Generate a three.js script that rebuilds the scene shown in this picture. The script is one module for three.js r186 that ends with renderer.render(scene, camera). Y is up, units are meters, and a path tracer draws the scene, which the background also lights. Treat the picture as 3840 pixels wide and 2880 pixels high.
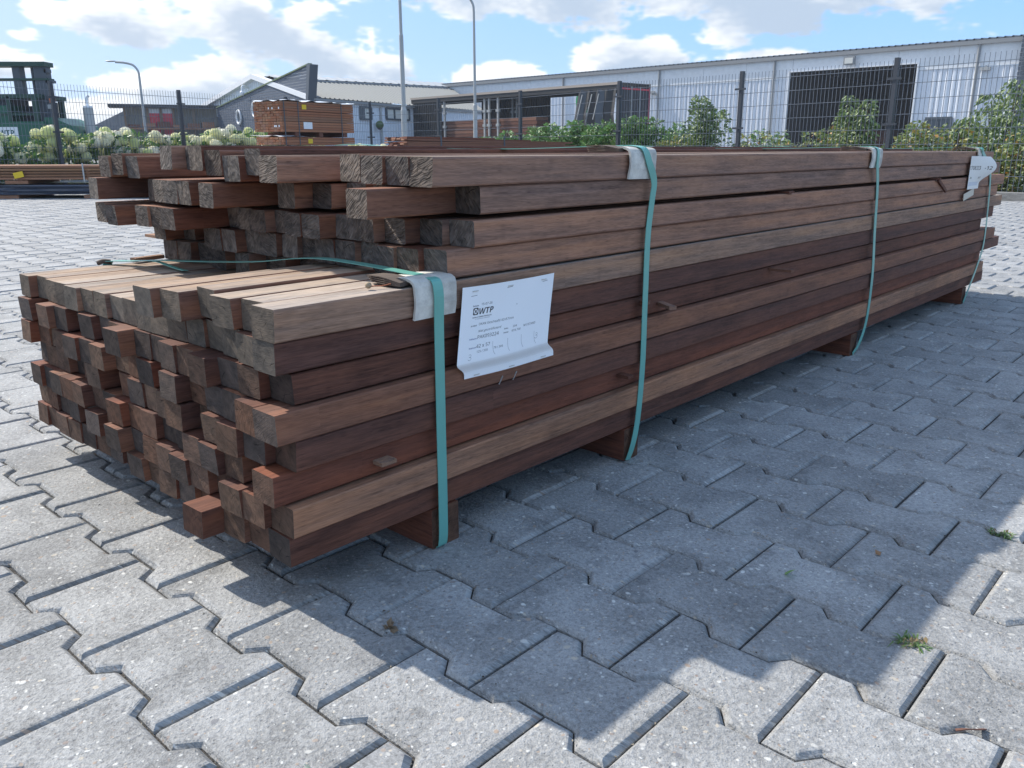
import * as THREE from 'three';
import { mergeGeometries } from 'three/addons/utils/BufferGeometryUtils.js';

// ───────────────────────── camera, sky, sun, exposure ─────────────────────────
const R = Math.PI / 180, V3 = (x, y, z) => new THREE.Vector3(x, y, z);
const scene = new THREE.Scene();
const camera = new THREE.PerspectiveCamera(49.96, 4 / 3, 0.05, 1500);
camera.position.set(0, 0.6152, 0);
camera.rotation.set(-15.84 * R, 0, -0.131 * R, 'YXZ');
const renderer = new THREE.WebGLRenderer({ antialias: true });
renderer.setSize(1024, 768);
renderer.toneMapping = THREE.LinearToneMapping;
renderer.toneMappingExposure = 1.43;
renderer.shadowMap.enabled = true;
const SUN = V3(-0.8976, 1, -0.604).normalize();      // towards the sun, 43 degrees up, ahead and to the left
const sun = new THREE.DirectionalLight(new THREE.Color().setRGB(1, 0.93, 0.83), 4.3);
sun.position.copy(SUN).multiplyScalar(60);
sun.castShadow = true; sun.shadow.mapSize.set(4096, 4096); sun.shadow.radius = 1.3;
Object.assign(sun.shadow.camera, { left: -30, right: 30, top: 30, bottom: -30, near: 1, far: 150 });
scene.add(sun, sun.target);
scene.fog = new THREE.FogExp2(new THREE.Color().setRGB(0.8, 0.88, 1), 0.0008);

// seeded random numbers and noise
function rng(a) { return () => { a = (a + 0x6d2b79f5) | 0; let t = Math.imul(a ^ (a >>> 15), 1 | a); t = (t + Math.imul(t ^ (t >>> 7), 61 | t)) ^ t; return ((t ^ (t >>> 14)) >>> 0) / 4294967296; }; }
const rnd = rng(7), rr = (a, b) => a + (b - a) * rnd(), pick = (a) => a[Math.floor(rnd() * a.length)];
function h2(x, y, s) { let n = Math.imul(x, 374761393) + Math.imul(y, 668265263) + Math.imul(s, 974711); n = Math.imul(n ^ (n >>> 13), 1274126177); return ((n ^ (n >>> 16)) >>> 0) / 4294967296; }
function vn(x, y, s = 0, px = 0, py = 0) {          // value noise, tileable when px, py are given
  const X = Math.floor(x), Y = Math.floor(y); let fx = x - X, fy = y - Y; fx = fx * fx * (3 - 2 * fx); fy = fy * fy * (3 - 2 * fy);
  const w = (v, p) => (p ? ((v % p) + p) % p : v);
  const a = h2(w(X, px), w(Y, py), s), b = h2(w(X + 1, px), w(Y, py), s), c = h2(w(X, px), w(Y + 1, py), s), d = h2(w(X + 1, px), w(Y + 1, py), s);
  return a + (b - a) * fx + (c - a) * fy + (a - b - c + d) * fx * fy;
}
const fbm = (x, y, o, s) => { let v = 0, a = 0.5, f = 1; for (let i = 0; i < o; i++) { v += a * vn(x * f, y * f, s + i); a *= 0.5; f *= 2.03; } return v / (1 - Math.pow(0.5, o)); };
const sm = (a, b, x) => { const t = Math.min(1, Math.max(0, (x - a) / (b - a))); return t * t * (3 - 2 * t); };
const mix = (a, b, t) => a + (b - a) * t;

{ // the sky: blue air, glow around the sun, fair-weather cumulus
  const W = 2048, H = 2048, data = new Float32Array(W * H * 4);
  const blobs = [ // azimuth, elevation, half-width, half-height (degrees)
    [-23.5, 7.4, 3.6, 1.5], [-18, 7.4, 3.6, 1.9], [-14, 7.0, 2.8, 1.6], [-11.2, 5.5, 3.6, 1.6], [-8, 4.9, 1.7, 1.2], [-21, 4.0, 4.0, 1.1], [-17.5, 5.0, 2.5, 1.0], [-23, 1.9, 9, 1.2],
    [-1.5, 4.55, 3.2, 0.8], [1.2, 4.3, 1.4, 0.5], [6.6, 5.6, 2.2, 1.1], [9.6, 5.6, 2.4, 1.15], [16.5, 7.9, 4.2, 1.5], [21.5, 8.5, 4.6, 1.2], [13.2, 6.6, 2.2, 0.8], [16, 5.5, 3.0, 0.55], [9.2, 8.6, 1.6, 0.7], [-28.7, 6.3, 0.9, 0.35], [-33, 4.5, 4, 1.4]];
  const r2 = rng(91);
  for (let i = 0; i < 58; i++) { const el = 11 + 55 * r2() ** 1.3, az = -180 + 360 * r2(), s = 4 + 7 * r2(); blobs.push([az, el, s * 1.5 / Math.cos(el * R), s * 0.6]); }
  for (let i = 0; i < 60; i++) { const az = 36 + 288 * r2(), s = 2 + 2.5 * r2(); blobs.push([az > 180 ? az - 360 : az, 2 + 8 * r2(), s * 1.4, s * 0.45]); }
  const bins = Array.from({ length: 72 }, () => []);
  for (const b of blobs) for (let k = 0; k < 72; k++) { let d = Math.abs(((b[0] - (k * 5 - 177.5) + 540) % 360) - 180); if (d < b[2] * 1.6 + 4) bins[k].push(b); }
  const cloudNoise = (x, y) => { let v = 0, a = 1, f = 1, t = 0; for (let i = 0; i < 6; i++) { const n = vn(x * f, y * f, 3 + i); v += a * (i > 1 ? 1 - Math.abs(2 * n - 1) * 1.15 : n); t += a; a *= 0.58; f *= 2.07; } return v / t; };
  const dens = (az, el) => {
    let m = -1; const big = el < 10.5 && Math.abs(az) < 36 ? 1.16 : 1, bin = bins[Math.min(71, Math.max(0, Math.floor((az + 180) / 5)))];
    for (const b of bin) { const da = ((az - b[0] + 540) % 360) - 180, x = da / (b[2] * big), y = (el - b[1]) / (b[3] * big), yy = y < 0 ? y * 1.25 : y; const v = 1 - x * x - yy * yy; if (v > m) m = v; }
    if (m < -0.95) return -1;
    const k = 1 / Math.max(1, el / 12);
    return m + (cloudNoise(az * 0.36 * Math.cos(el * R) + 40, el * 0.8 * k + 9) - 0.5) * 2.9 + (big > 1 ? 0.02 : 0);
  };
  for (let j = 0; j < H; j++) {
    const el = (j / (H - 1) - 0.5) * 180, se = Math.sin(el * R), ce = Math.cos(el * R);
    for (let i = 0; i < W; i++) {
      const o = (j * W + i) * 4;
      if (el < -2) { data[o] = 0.2; data[o + 1] = 0.21; data[o + 2] = 0.22; data[o + 3] = 1; continue; }
      const phi = (i / W - 0.5) * 2 * Math.PI, dx = Math.cos(phi) * ce, dz = Math.sin(phi) * ce;
      const az = Math.atan2(dx, -dz) / R, c = dx * SUN.x + se * SUN.y + dz * SUN.z;
      const up = Math.max(0, el);
      const t = Math.pow(Math.min(1, up / 60), 0.55);
      const glow = Math.pow(Math.max(0, (c + 1) / 2), 7), g2 = Math.pow(Math.max(0, c), 24);
      const hz = Math.exp(-up / 4.5);
      let r = mix(0.27, 0.10, t) + 0.27 * hz + 0.48 * glow + 0.9 * g2, g = mix(0.54, 0.30, t) + 0.15 * hz + 0.30 * glow + 0.88 * g2, b = mix(0.88, 0.68, t) + 0.0 * hz + 0.08 * glow + 0.8 * g2;
      const d = dens(az, Math.max(el, 0));
      if (d > -0.2) {
        const a = sm(-0.02, 0.34, d);
        const toSun = ((-56 - az + 540) % 360) - 180, sg = Math.max(-1, Math.min(1, toSun / 30));
        const d2 = dens(az + 1.0 * sg, el + 0.55), d3 = dens(az + 2.0 * sg, el + 1.3);
        const shade = sm(-0.25, 1.35, 0.55 * d2 + 0.45 * d3 + 0.2 * d);
        const lit = 0.83 + 0.26 * glow + 0.8 * g2;
        const cr = mix(lit, 0.38 + 0.20 * glow, shade), cg = mix(lit, 0.46 + 0.17 * glow, shade), cb = mix(lit * 0.99, 0.57 + 0.12 * glow, shade);
        const al = a * (0.93 - 0.25 * Math.exp(-up / 1.2));
        r = mix(r, cr, al); g = mix(g, cg, al); b = mix(b, cb, al);
      }
      data[o] = r; data[o + 1] = g; data[o + 2] = b; data[o + 3] = 1;
    }
  }
  const sky = new THREE.DataTexture(data, W, H, THREE.RGBAFormat, THREE.FloatType);
  sky.mapping = THREE.EquirectangularReflectionMapping; sky.magFilter = THREE.LinearFilter; sky.minFilter = THREE.LinearFilter; sky.needsUpdate = true;
  scene.background = sky; scene.environment = sky;
}

// ───────────────────────── helpers ─────────────────────────
const used = {};
const numbered = (n) => { used[n] = (used[n] ?? -1) + 1; return used[n] ? n + '_' + String(used[n]).padStart(3, '0') : n; };
function thing(name, label, category, x = 0, y = 0, z = 0, turn = 0, group) {
  const o = new THREE.Group(); o.name = numbered(name); o.position.set(x, y, z); o.rotation.y = turn;
  o.userData = { label, category }; if (group) o.userData.group = group; scene.add(o); return o;
}
function mesh(name, geo, mat, parent, kind) {
  const m = new THREE.Mesh(geo, mat); m.name = name; m.castShadow = m.receiveShadow = true; if (kind) m.userData.kind = kind; parent.add(m); return m;
}
function structure(name, geo, mat) { const m = mesh(name, geo, mat, scene, 'structure'); return m; }
const box = (w, h, d, x = 0, y = 0, z = 0, ry = 0, rz = 0) => { const g = new THREE.BoxGeometry(w, h, d); if (rz) g.rotateZ(rz); if (ry) g.rotateY(ry); g.translate(x, y, z); return g; };
const cyl = (r0, r1, h, x, y, z, n = 10) => { const g = new THREE.CylinderGeometry(r1, r0, h, n); g.translate(x, y + h / 2, z); return g; };
const tube = (pts, r, n = 8, seg = 24) => new THREE.TubeGeometry(new THREE.CatmullRomCurve3(pts), seg, r, n, false);
function bar(a, b, t, t2 = t) { const d = b.clone().sub(a), l = d.length(), g = new THREE.BoxGeometry(t, l, t2); g.applyQuaternion(new THREE.Quaternion().setFromUnitVectors(V3(0, 1, 0), d.normalize())); g.translate((a.x + b.x) / 2, (a.y + b.y) / 2, (a.z + b.z) / 2); return g; }
const merge = (l) => mergeGeometries(l.map((g) => { const k = g.index ? g.toNonIndexed() : g.clone(); for (const n of Object.keys(k.attributes)) if (!['position', 'normal', 'uv'].includes(n)) k.deleteAttribute(n); return k; }), false);
const lin = (r, g, b) => new THREE.Color().setRGB(r, g, b);
const std = (c, o = {}) => new THREE.MeshStandardMaterial({ color: c, roughness: 0.8, ...o });
function raw(pos, uv) { const g = new THREE.BufferGeometry(); g.setAttribute('position', new THREE.Float32BufferAttribute(pos, 3)); g.setAttribute('uv', new THREE.Float32BufferAttribute(uv, 2)); g.computeVertexNormals(); return g; }
function pixels(w, h, f, srgb) {
  const d = new Uint8Array(w * h * 4);
  for (let j = 0; j < h; j++) for (let i = 0; i < w; i++) { const c = f(i, j), o = (j * w + i) * 4; d[o] = c[0]; d[o + 1] = c[1]; d[o + 2] = c[2]; d[o + 3] = 255; }
  const t = new THREE.DataTexture(d, w, h); t.wrapS = t.wrapT = THREE.RepeatWrapping; t.magFilter = THREE.LinearFilter; t.minFilter = THREE.LinearMipmapLinearFilter; t.generateMipmaps = true;
  if (srgb) t.colorSpace = THREE.SRGBColorSpace; t.needsUpdate = true; return t;
}
function canvas(w, h, draw) { const c = document.createElement('canvas'); c.width = w; c.height = h; draw(c.getContext('2d'), w, h); const t = new THREE.CanvasTexture(c); t.colorSpace = THREE.SRGBColorSpace; return t; }
// a panel in plan from P to Q (metres, X right and D ahead of the camera), as a matrix: x along, y up, z out of the wall
function along(P, Q, O) {
  const dx = Q[0] - P[0], dz = -(Q[1] - P[1]), l = Math.hypot(dx, dz), m = new THREE.Matrix4();
  m.makeBasis(V3(dx / l, 0, dz / l), V3(0, 1, 0), V3(-dz / l, 0, dx / l)); m.setPosition(P[0] - O[0], 0, -P[1] + O[1]); return [m, l];
}
// ribbed cladding over x0..x1, with the top and bottom given as functions of x
function cladding(x0, x1, bottom, top, pitch, depth, vertical = true) {
  const pos = [], uv = [], b = typeof bottom === 'function' ? bottom : () => bottom, t = typeof top === 'function' ? top : () => top;
  const quad = (A, B, C, D) => { for (const p of [A, B, C, A, C, D]) { pos.push(...p); uv.push(p[0], p[1]); } };
  if (vertical) {
    const prof = [[0, 0], [0.45, 0], [0.57, 1], [0.88, 1], [1, 0]];
    for (let x = x0; x < x1 - 1e-6; x += pitch) for (let k = 0; k < 4; k++) {
      const xa = Math.min(x1, x + prof[k][0] * pitch), xb = Math.min(x1, x + prof[k + 1][0] * pitch); if (xb - xa < 1e-6) continue;
      const za = prof[k][1] * depth, zb = prof[k + 1][1] * depth;
      quad([xa, b(xa), za], [xb, b(xb), zb], [xb, t(xb), zb], [xa, t(xa), za]);
    }
  } else {
    let ymax = 0; for (let x = x0; x <= x1; x += (x1 - x0) / 40) ymax = Math.max(ymax, t(x));
    const N = 60, dx = (x1 - x0) / N;
    for (let y = b(x0); y < ymax; y += pitch) for (let k = 0; k < N; k++) {
      const xa = x0 + k * dx, xb = xa + dx, ta = t(xa), tb = t(xb);
      if (y > Math.max(ta, tb)) continue;
      const y0a = Math.min(y, ta), y0b = Math.min(y, tb), y1a = Math.min(y + pitch, ta), y1b = Math.min(y + pitch, tb), ma = Math.min(y + pitch * 0.82, ta), mb = Math.min(y + pitch * 0.82, tb);
      quad([xa, y0a, depth], [xb, y0b, depth], [xb, mb, depth], [xa, ma, depth]); quad([xa, ma, depth], [xb, mb, depth], [xb, y1b, 0], [xa, y1a, 0]);
    }
  }
  return raw(pos, uv);
}
// the strap-like sweep: a flat band along points, wide in direction w
function band(pts, w, width, thick) {
  const pos = [], uv = [], n = pts.length; let s = 0; const ring = [];
  for (let i = 0; i < n; i++) {
    const t = pts[Math.min(n - 1, i + 1)].clone().sub(pts[Math.max(0, i - 1)]).normalize(), wd = w.clone().addScaledVector(t, -w.dot(t)).normalize(), nn = t.clone().cross(wd).normalize();
    if (i) s += pts[i].distanceTo(pts[i - 1]);
    ring.push([[-1, -1], [1, -1], [1, 1], [-1, 1]].map(([a, b]) => pts[i].clone().addScaledVector(wd, a * width / 2).addScaledVector(nn, b * thick / 2)).concat(s));
  }
  const push = (v, a, b) => { pos.push(v.x, v.y, v.z); uv.push(a, b); };
  for (let i = 0; i + 1 < n; i++) for (let k = 0; k < 4; k++) { const A = ring[i], B = ring[i + 1], l = (k + 1) % 4, u = k % 2 ? 0 : 1; push(A[k], A[4], 0); push(A[l], A[4], u * width); push(B[l], B[4], u * width); push(A[k], A[4], 0); push(B[l], B[4], u * width); push(B[k], B[4], 0); }
  for (const [r, o] of [[ring[0], [0, 3, 2, 1]], [ring[n - 1], [0, 1, 2, 3]]]) for (const q of [[0, 1, 2], [0, 2, 3]]) for (const e of q) push(r[o[e]], r[4], 0);
  return raw(pos, uv);
}
const smooth = (pts, n) => new THREE.CatmullRomCurve3(pts, false, 'centripetal').getPoints(n);

// ───────────────────────── surfaces ─────────────────────────
const T = {};
{ // washed concrete with pebbles, one metre square
  const S = 1600, col = new Float32Array(S * S * 3), hgt = new Float32Array(S * S), r = rng(31);
  for (let j = 0; j < S; j++) for (let i = 0; i < S; i++) {
    const f = vn(i * 0.5, j * 0.5, 1, S / 2, S / 2), f2 = vn(i * 0.16, j * 0.16, 2, S * 0.16, S * 0.16), lo = vn(i * 0.01, j * 0.01, 4, S * 0.01, S * 0.01), h = h2(i, j, 9);
    const v = 0.80 + 0.34 * (f - 0.5) + 0.30 * (f2 - 0.5) + 0.24 * (h - 0.5) + 0.30 * (lo - 0.5), o = j * S + i;
    col[o * 3] = v; col[o * 3 + 1] = v * 1.005; col[o * 3 + 2] = v * 1.01; { const q = vn(i * 0.0175, j * 0.0175, 21, S * 0.0175, S * 0.0175) * 0.7 + vn(i * 0.07, j * 0.07, 22, S * 0.07, S * 0.07) * 0.3; if (q > 0.66) for (let e = 0; e < 3; e++) col[o * 3 + e] *= 1 - Math.min(0.17, (q - 0.66) * 1.5); } hgt[o] = 0.55 + 0.5 * (f2 - 0.5) + 0.4 * (f - 0.5);
  }
  const stones = [[1.85, 1.83, 1.76], [1.5, 1.47, 1.4], [1.5, 1.33, 1.1], [1.0, 0.78, 0.62], [0.62, 0.62, 0.66], [0.5, 0.5, 0.54], [0.72, 0.56, 0.48], [1.1, 1.08, 1.05], [0.85, 0.85, 0.86]];
  for (let k = 0; k < 8200; k++) {
    const big = r() < 0.12, a = big ? 3.5 + 5.5 * r() * r() + 1 : 1.4 + 2.6 * r(), b = a * (0.5 + 0.45 * r()), cx = r() * S, cy = r() * S, th = r() * 3.14, c = stones[Math.floor(Math.pow(r(), 1.15) * stones.length)], ct = Math.cos(th), st = Math.sin(th), al = 0.55 + 0.42 * r();
    for (let y = -Math.ceil(a); y <= a; y++) for (let x = -Math.ceil(a); x <= a; x++) {
      const p = (x * ct + y * st) / a, q = (-x * st + y * ct) / b, d = p * p + q * q + 0.3 * (h2(x + k, y, 3) - 0.5); if (d > 1) continue;
      const o = ((Math.floor(cy + y) + S) % S) * S + ((Math.floor(cx + x) + S) % S), w = al * Math.min(1, (1 - d) * 2.2);
      for (let e = 0; e < 3; e++) col[o * 3 + e] = mix(col[o * 3 + e], 0.92 * c[e], w); hgt[o] = mix(hgt[o], 0.85, w * 0.7);
    }
  }
  for (let k = 0; k < 2600; k++) { const cx = Math.floor(r() * S), cy = Math.floor(r() * S), n = 1 + Math.floor(r() * 3); for (let y = 0; y < n; y++) for (let x = 0; x < n + 1; x++) { const o = ((cy + y) % S) * S + ((cx + x) % S); for (let e = 0; e < 3; e++) col[o * 3 + e] *= 0.62; hgt[o] *= 0.3; } }
  T.concrete = pixels(S, S, (i, j) => { const o = (j * S + i) * 3; return [0, 1, 2].map((e) => Math.min(255, 255 * Math.pow(Math.max(0, col[o + e] * 0.62), 1 / 2.2))); }, true);
  T.concreteBump = pixels(S, S, (i, j) => { const v = 255 * Math.min(1, Math.max(0, hgt[j * S + i])); return [v, v, v]; });
}
{ // planed hardwood: one metre along the grain, a quarter of a metre across
  const S = 1024, H = new Float32Array(S * S);
  T.wood = pixels(S, S, (i, j) => {
    const w = 6 * (vn(i * 4 / S, j * 3 / S, 5, 4, 3) - 0.5), y = j + w * 3;
    const bandv = vn(i * 3 / S, y * 14 / S, 6, 3, 14) - 0.5, st = 1.25 * vn(i * 14 / S, (y + 0.05 * i) * 90 / S, 7, 14, 90) - 0.5, fine = vn(i * 90 / S, (y + 0.12 * i) * 300 / S, 8) - 0.5, rib = vn(i * 7 / S, (y + 8 * Math.sin(i * 12.566 / S)) * 42 / S, 12, 7, 42) - 0.5, cross = vn(i * 40 / S, y * 26 / S, 14, 40, 26) - 0.5;
    let pore = vn(i * 60 / S, y * 420 / S, 10, 60, 420); pore = pore > 0.8 ? (pore - 0.8) * 2.4 : 0;
    const blotch = vn(i * 9 / S, j * 8 / S, 13, 9, 8) - 0.5 + 0.6 * (vn(i * 24 / S, j * 17 / S, 15, 24, 17) - 0.5), b3 = vn(i * 6 / S, y * 9 / S, 16, 6, 9), stain = b3 > 0.72 ? (b3 - 0.72) * 1.5 : 0;
    const v = 0.73 + 0.17 * bandv + 0.18 * st + 0.26 * fine + 0.20 * rib + 0.16 * blotch + 0.12 * cross - 0.6 * pore - 0.35 * stain, tint = 0.18 * bandv + 0.10 * rib + 0.08 * blotch;
    H[j * S + i] = 0.6 + 0.3 * st + 0.3 * fine - pore;
    return [Math.min(255, 255 * Math.pow(Math.max(0.02, v * (1 + 0.5 * tint)), 0.4545)), 255 * Math.pow(Math.min(1, Math.max(0.02, v * (1 - tint * 0.1))), 0.4545), 255 * Math.pow(Math.min(1, Math.max(0.02, v * (1 - tint))), 0.4545)];
  }, true);
  T.woodBump = pixels(S, S, (i, j) => { const v = 255 * Math.min(1, Math.max(0, H[j * S + i])); return [v, v, v]; });
}
function endAtlas(rough, seed) { // sixteen sawn ends, four by four
  const S = 1024, C = 256, r = rng(seed), cells = []; const H = new Float32Array(S * S);
  for (let k = 0; k < 16; k++) { const cr = []; const n = r() < 0.62 ? 1 + Math.floor(r() * 2.5) : 0; for (let q = 0; q < n; q++) cr.push({ x: 40 + r() * 176, y: 40 + r() * 176, a: r() * 3.14, l: 18 + r() * 65, s: Math.floor(r() * 999), w: 1.4 + r() * 2.0 }); cells.push({ th: rough ? 0.7 + (r() - 0.5) * 0.9 : (r() - 0.5) * 2.6, cr, ring: 0.02 + r() * 0.03, tone: 0.85 + 0.3 * r(), warm: r(), cx: 128 + (r() - 0.5) * 900, cy: 128 + (r() - 0.5) * 900 }); }
  const map = pixels(S, S, (i, j) => {
    const c = cells[Math.floor(j / C) * 4 + Math.floor(i / C)], x = i % C, y = j % C, q = Math.cos(c.th), s = Math.sin(c.th), u = x * q + y * s, v = -x * s + y * q, k = Math.floor(i / C) + 4 * Math.floor(j / C);
    const wob = 14 * (vn(x * 0.02, y * 0.02, 60 + k) - 0.5);
    const rays = vn(u * 0.018, (v + wob) * (rough ? 0.17 : 0.26), 20 + k) - 0.5, saw = vn(u * 0.03 + 40, (v + wob * 2) * 0.055, 40 + k) - 0.5, fine = vn(x * 0.5, y * 0.5, 80 + k) - 0.5, big = fbm(x * 0.016, y * 0.016, 3, 100 + k) - 0.5;
    const rad = Math.hypot(x - c.cx, y - c.cy), rings = vn(rad * 0.09, 3, 140 + k) - 0.5;
    let val = (rough ? 0.66 + 0.34 * rays + 0.34 * saw + 0.2 * fine + 0.5 * big : 0.66 + 0.16 * rays + 0.15 * saw + 0.16 * fine + 0.5 * big + 0.14 * rings) * c.tone, hh = 0.5 + (rough ? 0.9 * rays + 0.9 * saw : 0.25 * rays + 0.25 * saw) + 0.2 * fine;
    for (const w of c.cr) { const ca = Math.cos(w.a), sa = Math.sin(w.a), dx = x - w.x, dy = y - w.y, p = dx * ca + dy * sa, o = Math.abs(-dx * sa + dy * ca + 12 * (vn(p * 0.06 + 9, 1, w.s) - 0.5)), a = Math.abs(p) / w.l; if (a < 1 && o < w.w * (1 - a)) { val *= 0.22; hh = 0; } }
    const e = Math.min(x, y, C - 1 - x, C - 1 - y); if (e < 7) { val *= 1 + 0.28 * (1 - e / 7) * (vn(x * 0.1, y * 0.1, 5) > 0.45 ? 1 : -0.6); }
    H[j * S + i] = hh; val = Math.max(0.03, val);
    const wm = 0.10 * (c.warm - 0.4) + 0.12 * big;
    return [1 + 0.7 * wm, 1, 1 - 0.7 * wm].map((f) => Math.min(255, 255 * Math.pow(val * f, 0.4545)));
  }, true);
  return [map, pixels(S, S, (i, j) => { const v = 255 * Math.min(1, Math.max(0, H[j * S + i])); return [v, v, v]; })];
}
[T.endFine, T.endFineBump] = endAtlas(false, 5);
[T.endRough, T.endRoughBump] = endAtlas(true, 6);
T.grime = pixels(512, 512, (i, j) => { const v = 243 + 10 * (vn(i * 0.0293, j * 0.0117, 3, 15, 6) - 0.5) + 8 * (vn(i * 0.25, j * 0.1, 4, 128, 51) - 0.5) + 5 * (h2(i, j, 2) - 0.5); return [v, v, v]; }, true);
T.card = pixels(512, 512, (i, j) => { const v = 226 + 44 * (vn(i * 0.04, j * 0.04, 3, 20, 20) - 0.5) + 34 * (vn(i * 0.2, j * 0.2, 4, 102, 102) - 0.5) + 14 * (h2(i, j, 2) - 0.5); return [v, v * 0.985, v * 0.955]; }, true);

const woodMat = (c, rough = 0.72) => new THREE.MeshPhysicalMaterial({ color: c.multiply(lin(0.95, 0.91, 0.87)), map: T.wood, bumpMap: T.woodBump, bumpScale: 0.0007, roughness: rough, specularIntensity: 0.45 });
const WOOD = { // heartwood tones, real base colours before the grain
  plum: woodMat(lin(0.175, 0.083, 0.064)), dark: woodMat(lin(0.195, 0.085, 0.06)), red: woodMat(lin(0.23, 0.086, 0.056)), brown: woodMat(lin(0.285, 0.142, 0.098)), tan: woodMat(lin(0.44, 0.235, 0.150)), rose: woodMat(lin(0.445, 0.25, 0.176)), grey: woodMat(lin(0.395, 0.242, 0.185)), pale: woodMat(lin(0.435, 0.277, 0.2), 0.8) };
const TOPS = [woodMat(lin(0.47, 0.395, 0.335), 0.8), woodMat(lin(0.43, 0.35, 0.295), 0.8), woodMat(lin(0.52, 0.45, 0.395), 0.8), woodMat(lin(0.45, 0.345, 0.27), 0.8)];
const endMat = (c, rough) => new THREE.MeshPhysicalMaterial({ color: c.multiplyScalar(0.92), specularIntensity: 0.35, map: rough ? T.endRough : T.endFine, bumpMap: rough ? T.endRoughBump : T.endFineBump, bumpScale: rough ? 0.003 : 0.001, roughness: 0.85 });
const ENDS = [lin(0.18, 0.112, 0.082), lin(0.195, 0.107, 0.074), lin(0.14, 0.11, 0.098), lin(0.10, 0.078, 0.07), lin(0.155, 0.096, 0.072), lin(0.215, 0.142, 0.105)].map((c) => endMat(c, false));
const DARKEND = endMat(lin(0.12, 0.062, 0.048), false);
const ENDW = [lin(0.23, 0.19, 0.155), lin(0.19, 0.16, 0.135)].map((c) => endMat(c, false));
const ENDR = [lin(0.235, 0.20, 0.178), lin(0.20, 0.168, 0.15), lin(0.27, 0.228, 0.198), lin(0.18, 0.145, 0.126)].map((c) => endMat(c, true));
const M = {
  strap: std(lin(0.15, 0.42, 0.36), { roughness: 0.32 }), card: std(lin(0.80, 0.80, 0.78), { map: T.card, bumpMap: T.card, bumpScale: 0.001, roughness: 0.95 }), cardDark: std(lin(0.10, 0.075, 0.06), { roughness: 0.9 }), staple: std(lin(0.6, 0.6, 0.58), { metalness: 0.7, roughness: 0.4 }),
  post: std(lin(0.035, 0.042, 0.055), { roughness: 0.45 }), wire: std(lin(0.13, 0.15, 0.185), { roughness: 0.4 }), galv: std(lin(0.46, 0.47, 0.47), { roughness: 0.5, metalness: 0.3, map: T.grime }), grey: std(lin(0.30, 0.31, 0.32), { map: T.grime }), white: std(lin(0.86, 0.89, 0.93), { roughness: 0.55, map: T.grime }), whiteClad: std(lin(0.80, 0.85, 0.93), { roughness: 0.5, map: T.grime }),
  slate: std(lin(0.075, 0.095, 0.125), { roughness: 0.5, map: T.grime }), slateLight: std(lin(0.075, 0.10, 0.145), { roughness: 0.55 }), black: std(lin(0.02, 0.022, 0.026), { roughness: 0.6 }), dark: std(lin(0.035, 0.035, 0.04), { roughness: 0.7 }), roof: std(lin(0.20, 0.21, 0.205), { roughness: 0.8 }), skylight: std(lin(0.40, 0.42, 0.43), { roughness: 0.6 }), frame: std(lin(0.07, 0.09, 0.11), { roughness: 0.5 }), blind: std(lin(0.66, 0.66, 0.62), { roughness: 0.9 }), glass: std(lin(0.08, 0.10, 0.12), { roughness: 0.08 }),
  green: std(lin(0.012, 0.11, 0.065), { roughness: 0.4 }), greenDark: std(lin(0.018, 0.06, 0.045), { roughness: 0.5 }), steel: std(lin(0.07, 0.085, 0.105), { roughness: 0.5 }), red: std(lin(0.62, 0.035, 0.065), { roughness: 0.5 }), orange: std(lin(0.75, 0.16, 0.03), { roughness: 0.4 }), rubber: std(lin(0.02, 0.02, 0.02), { roughness: 0.9 }), film: std(lin(0.85, 0.87, 0.9), { roughness: 0.3 }), blackFilm: std(lin(0.02, 0.026, 0.04), { roughness: 0.22 }), yellow: std(lin(0.75, 0.52, 0.03), { roughness: 0.7 }), beige: std(lin(0.42, 0.36, 0.31), { roughness: 0.8, map: T.grime }), kerb: std(lin(0.42, 0.42, 0.41), { roughness: 0.9, map: T.concrete }), blue: std(lin(0.03, 0.14, 0.5)), pave: std(lin(0.25, 0.25, 0.25), { roughness: 0.9 }),
};

// ───────────────────────── ground and paving ─────────────────────────
{ const g = new THREE.PlaneGeometry(1600, 1600); g.rotateX(-Math.PI / 2); g.translate(0, -0.05, -300); structure('ground', g, std(lin(0.16, 0.165, 0.16), { roughness: 0.95 })); }
// the yard's own axes, along and across the timber: x along the stack away from its near end, z towards the viewer's right
const YARD = { x: -0.2971, z: -1.0071, turn: 47.55 * R };
const yc = Math.cos(YARD.turn), ys = Math.sin(YARD.turn);
const toWorld = (x, z) => [YARD.x + x * yc + z * ys, -(YARD.z - x * ys + z * yc)];   // X right, D ahead
const FENCE = [[-12.9, 8.8], [-11.33, 11.1], [-9.8, 13.4], [-8.27, 15.7], [-6.85, 17.96], [-5.26, 20.28], [-3.68, 22.6], [-1.75, 20.8], [0.19, 18.37], [1.97, 15.9], [3.7, 14.04], [5.29, 12.06], [6.95, 10.0], [8.6, 7.9]];
const fenceD = (X) => { for (let i = 0; i + 1 < FENCE.length; i++) if (X >= FENCE[i][0] && X <= FENCE[i + 1][0]) { const t = (X - FENCE[i][0]) / (FENCE[i + 1][0] - FENCE[i][0]); return mix(FENCE[i][1], FENCE[i + 1][1], t); } return 8; };
const paveMat = [0.545, 0.585, 0.51, 0.57, 0.605].map((v, i) => std(lin(v * 0.985, v, v * 0.995), { map: T.concrete, bumpMap: T.concreteBump, bumpScale: 0.0016, roughness: 0.82 }));
const paving = new THREE.Group(); paving.name = 'paving'; paving.userData.kind = 'structure'; paving.position.set(YARD.x, 0, YARD.z); paving.rotation.y = YARD.turn; scene.add(paving);
const PL = 0.2015, PP = 0.1455, PA = 0.0122;
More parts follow.
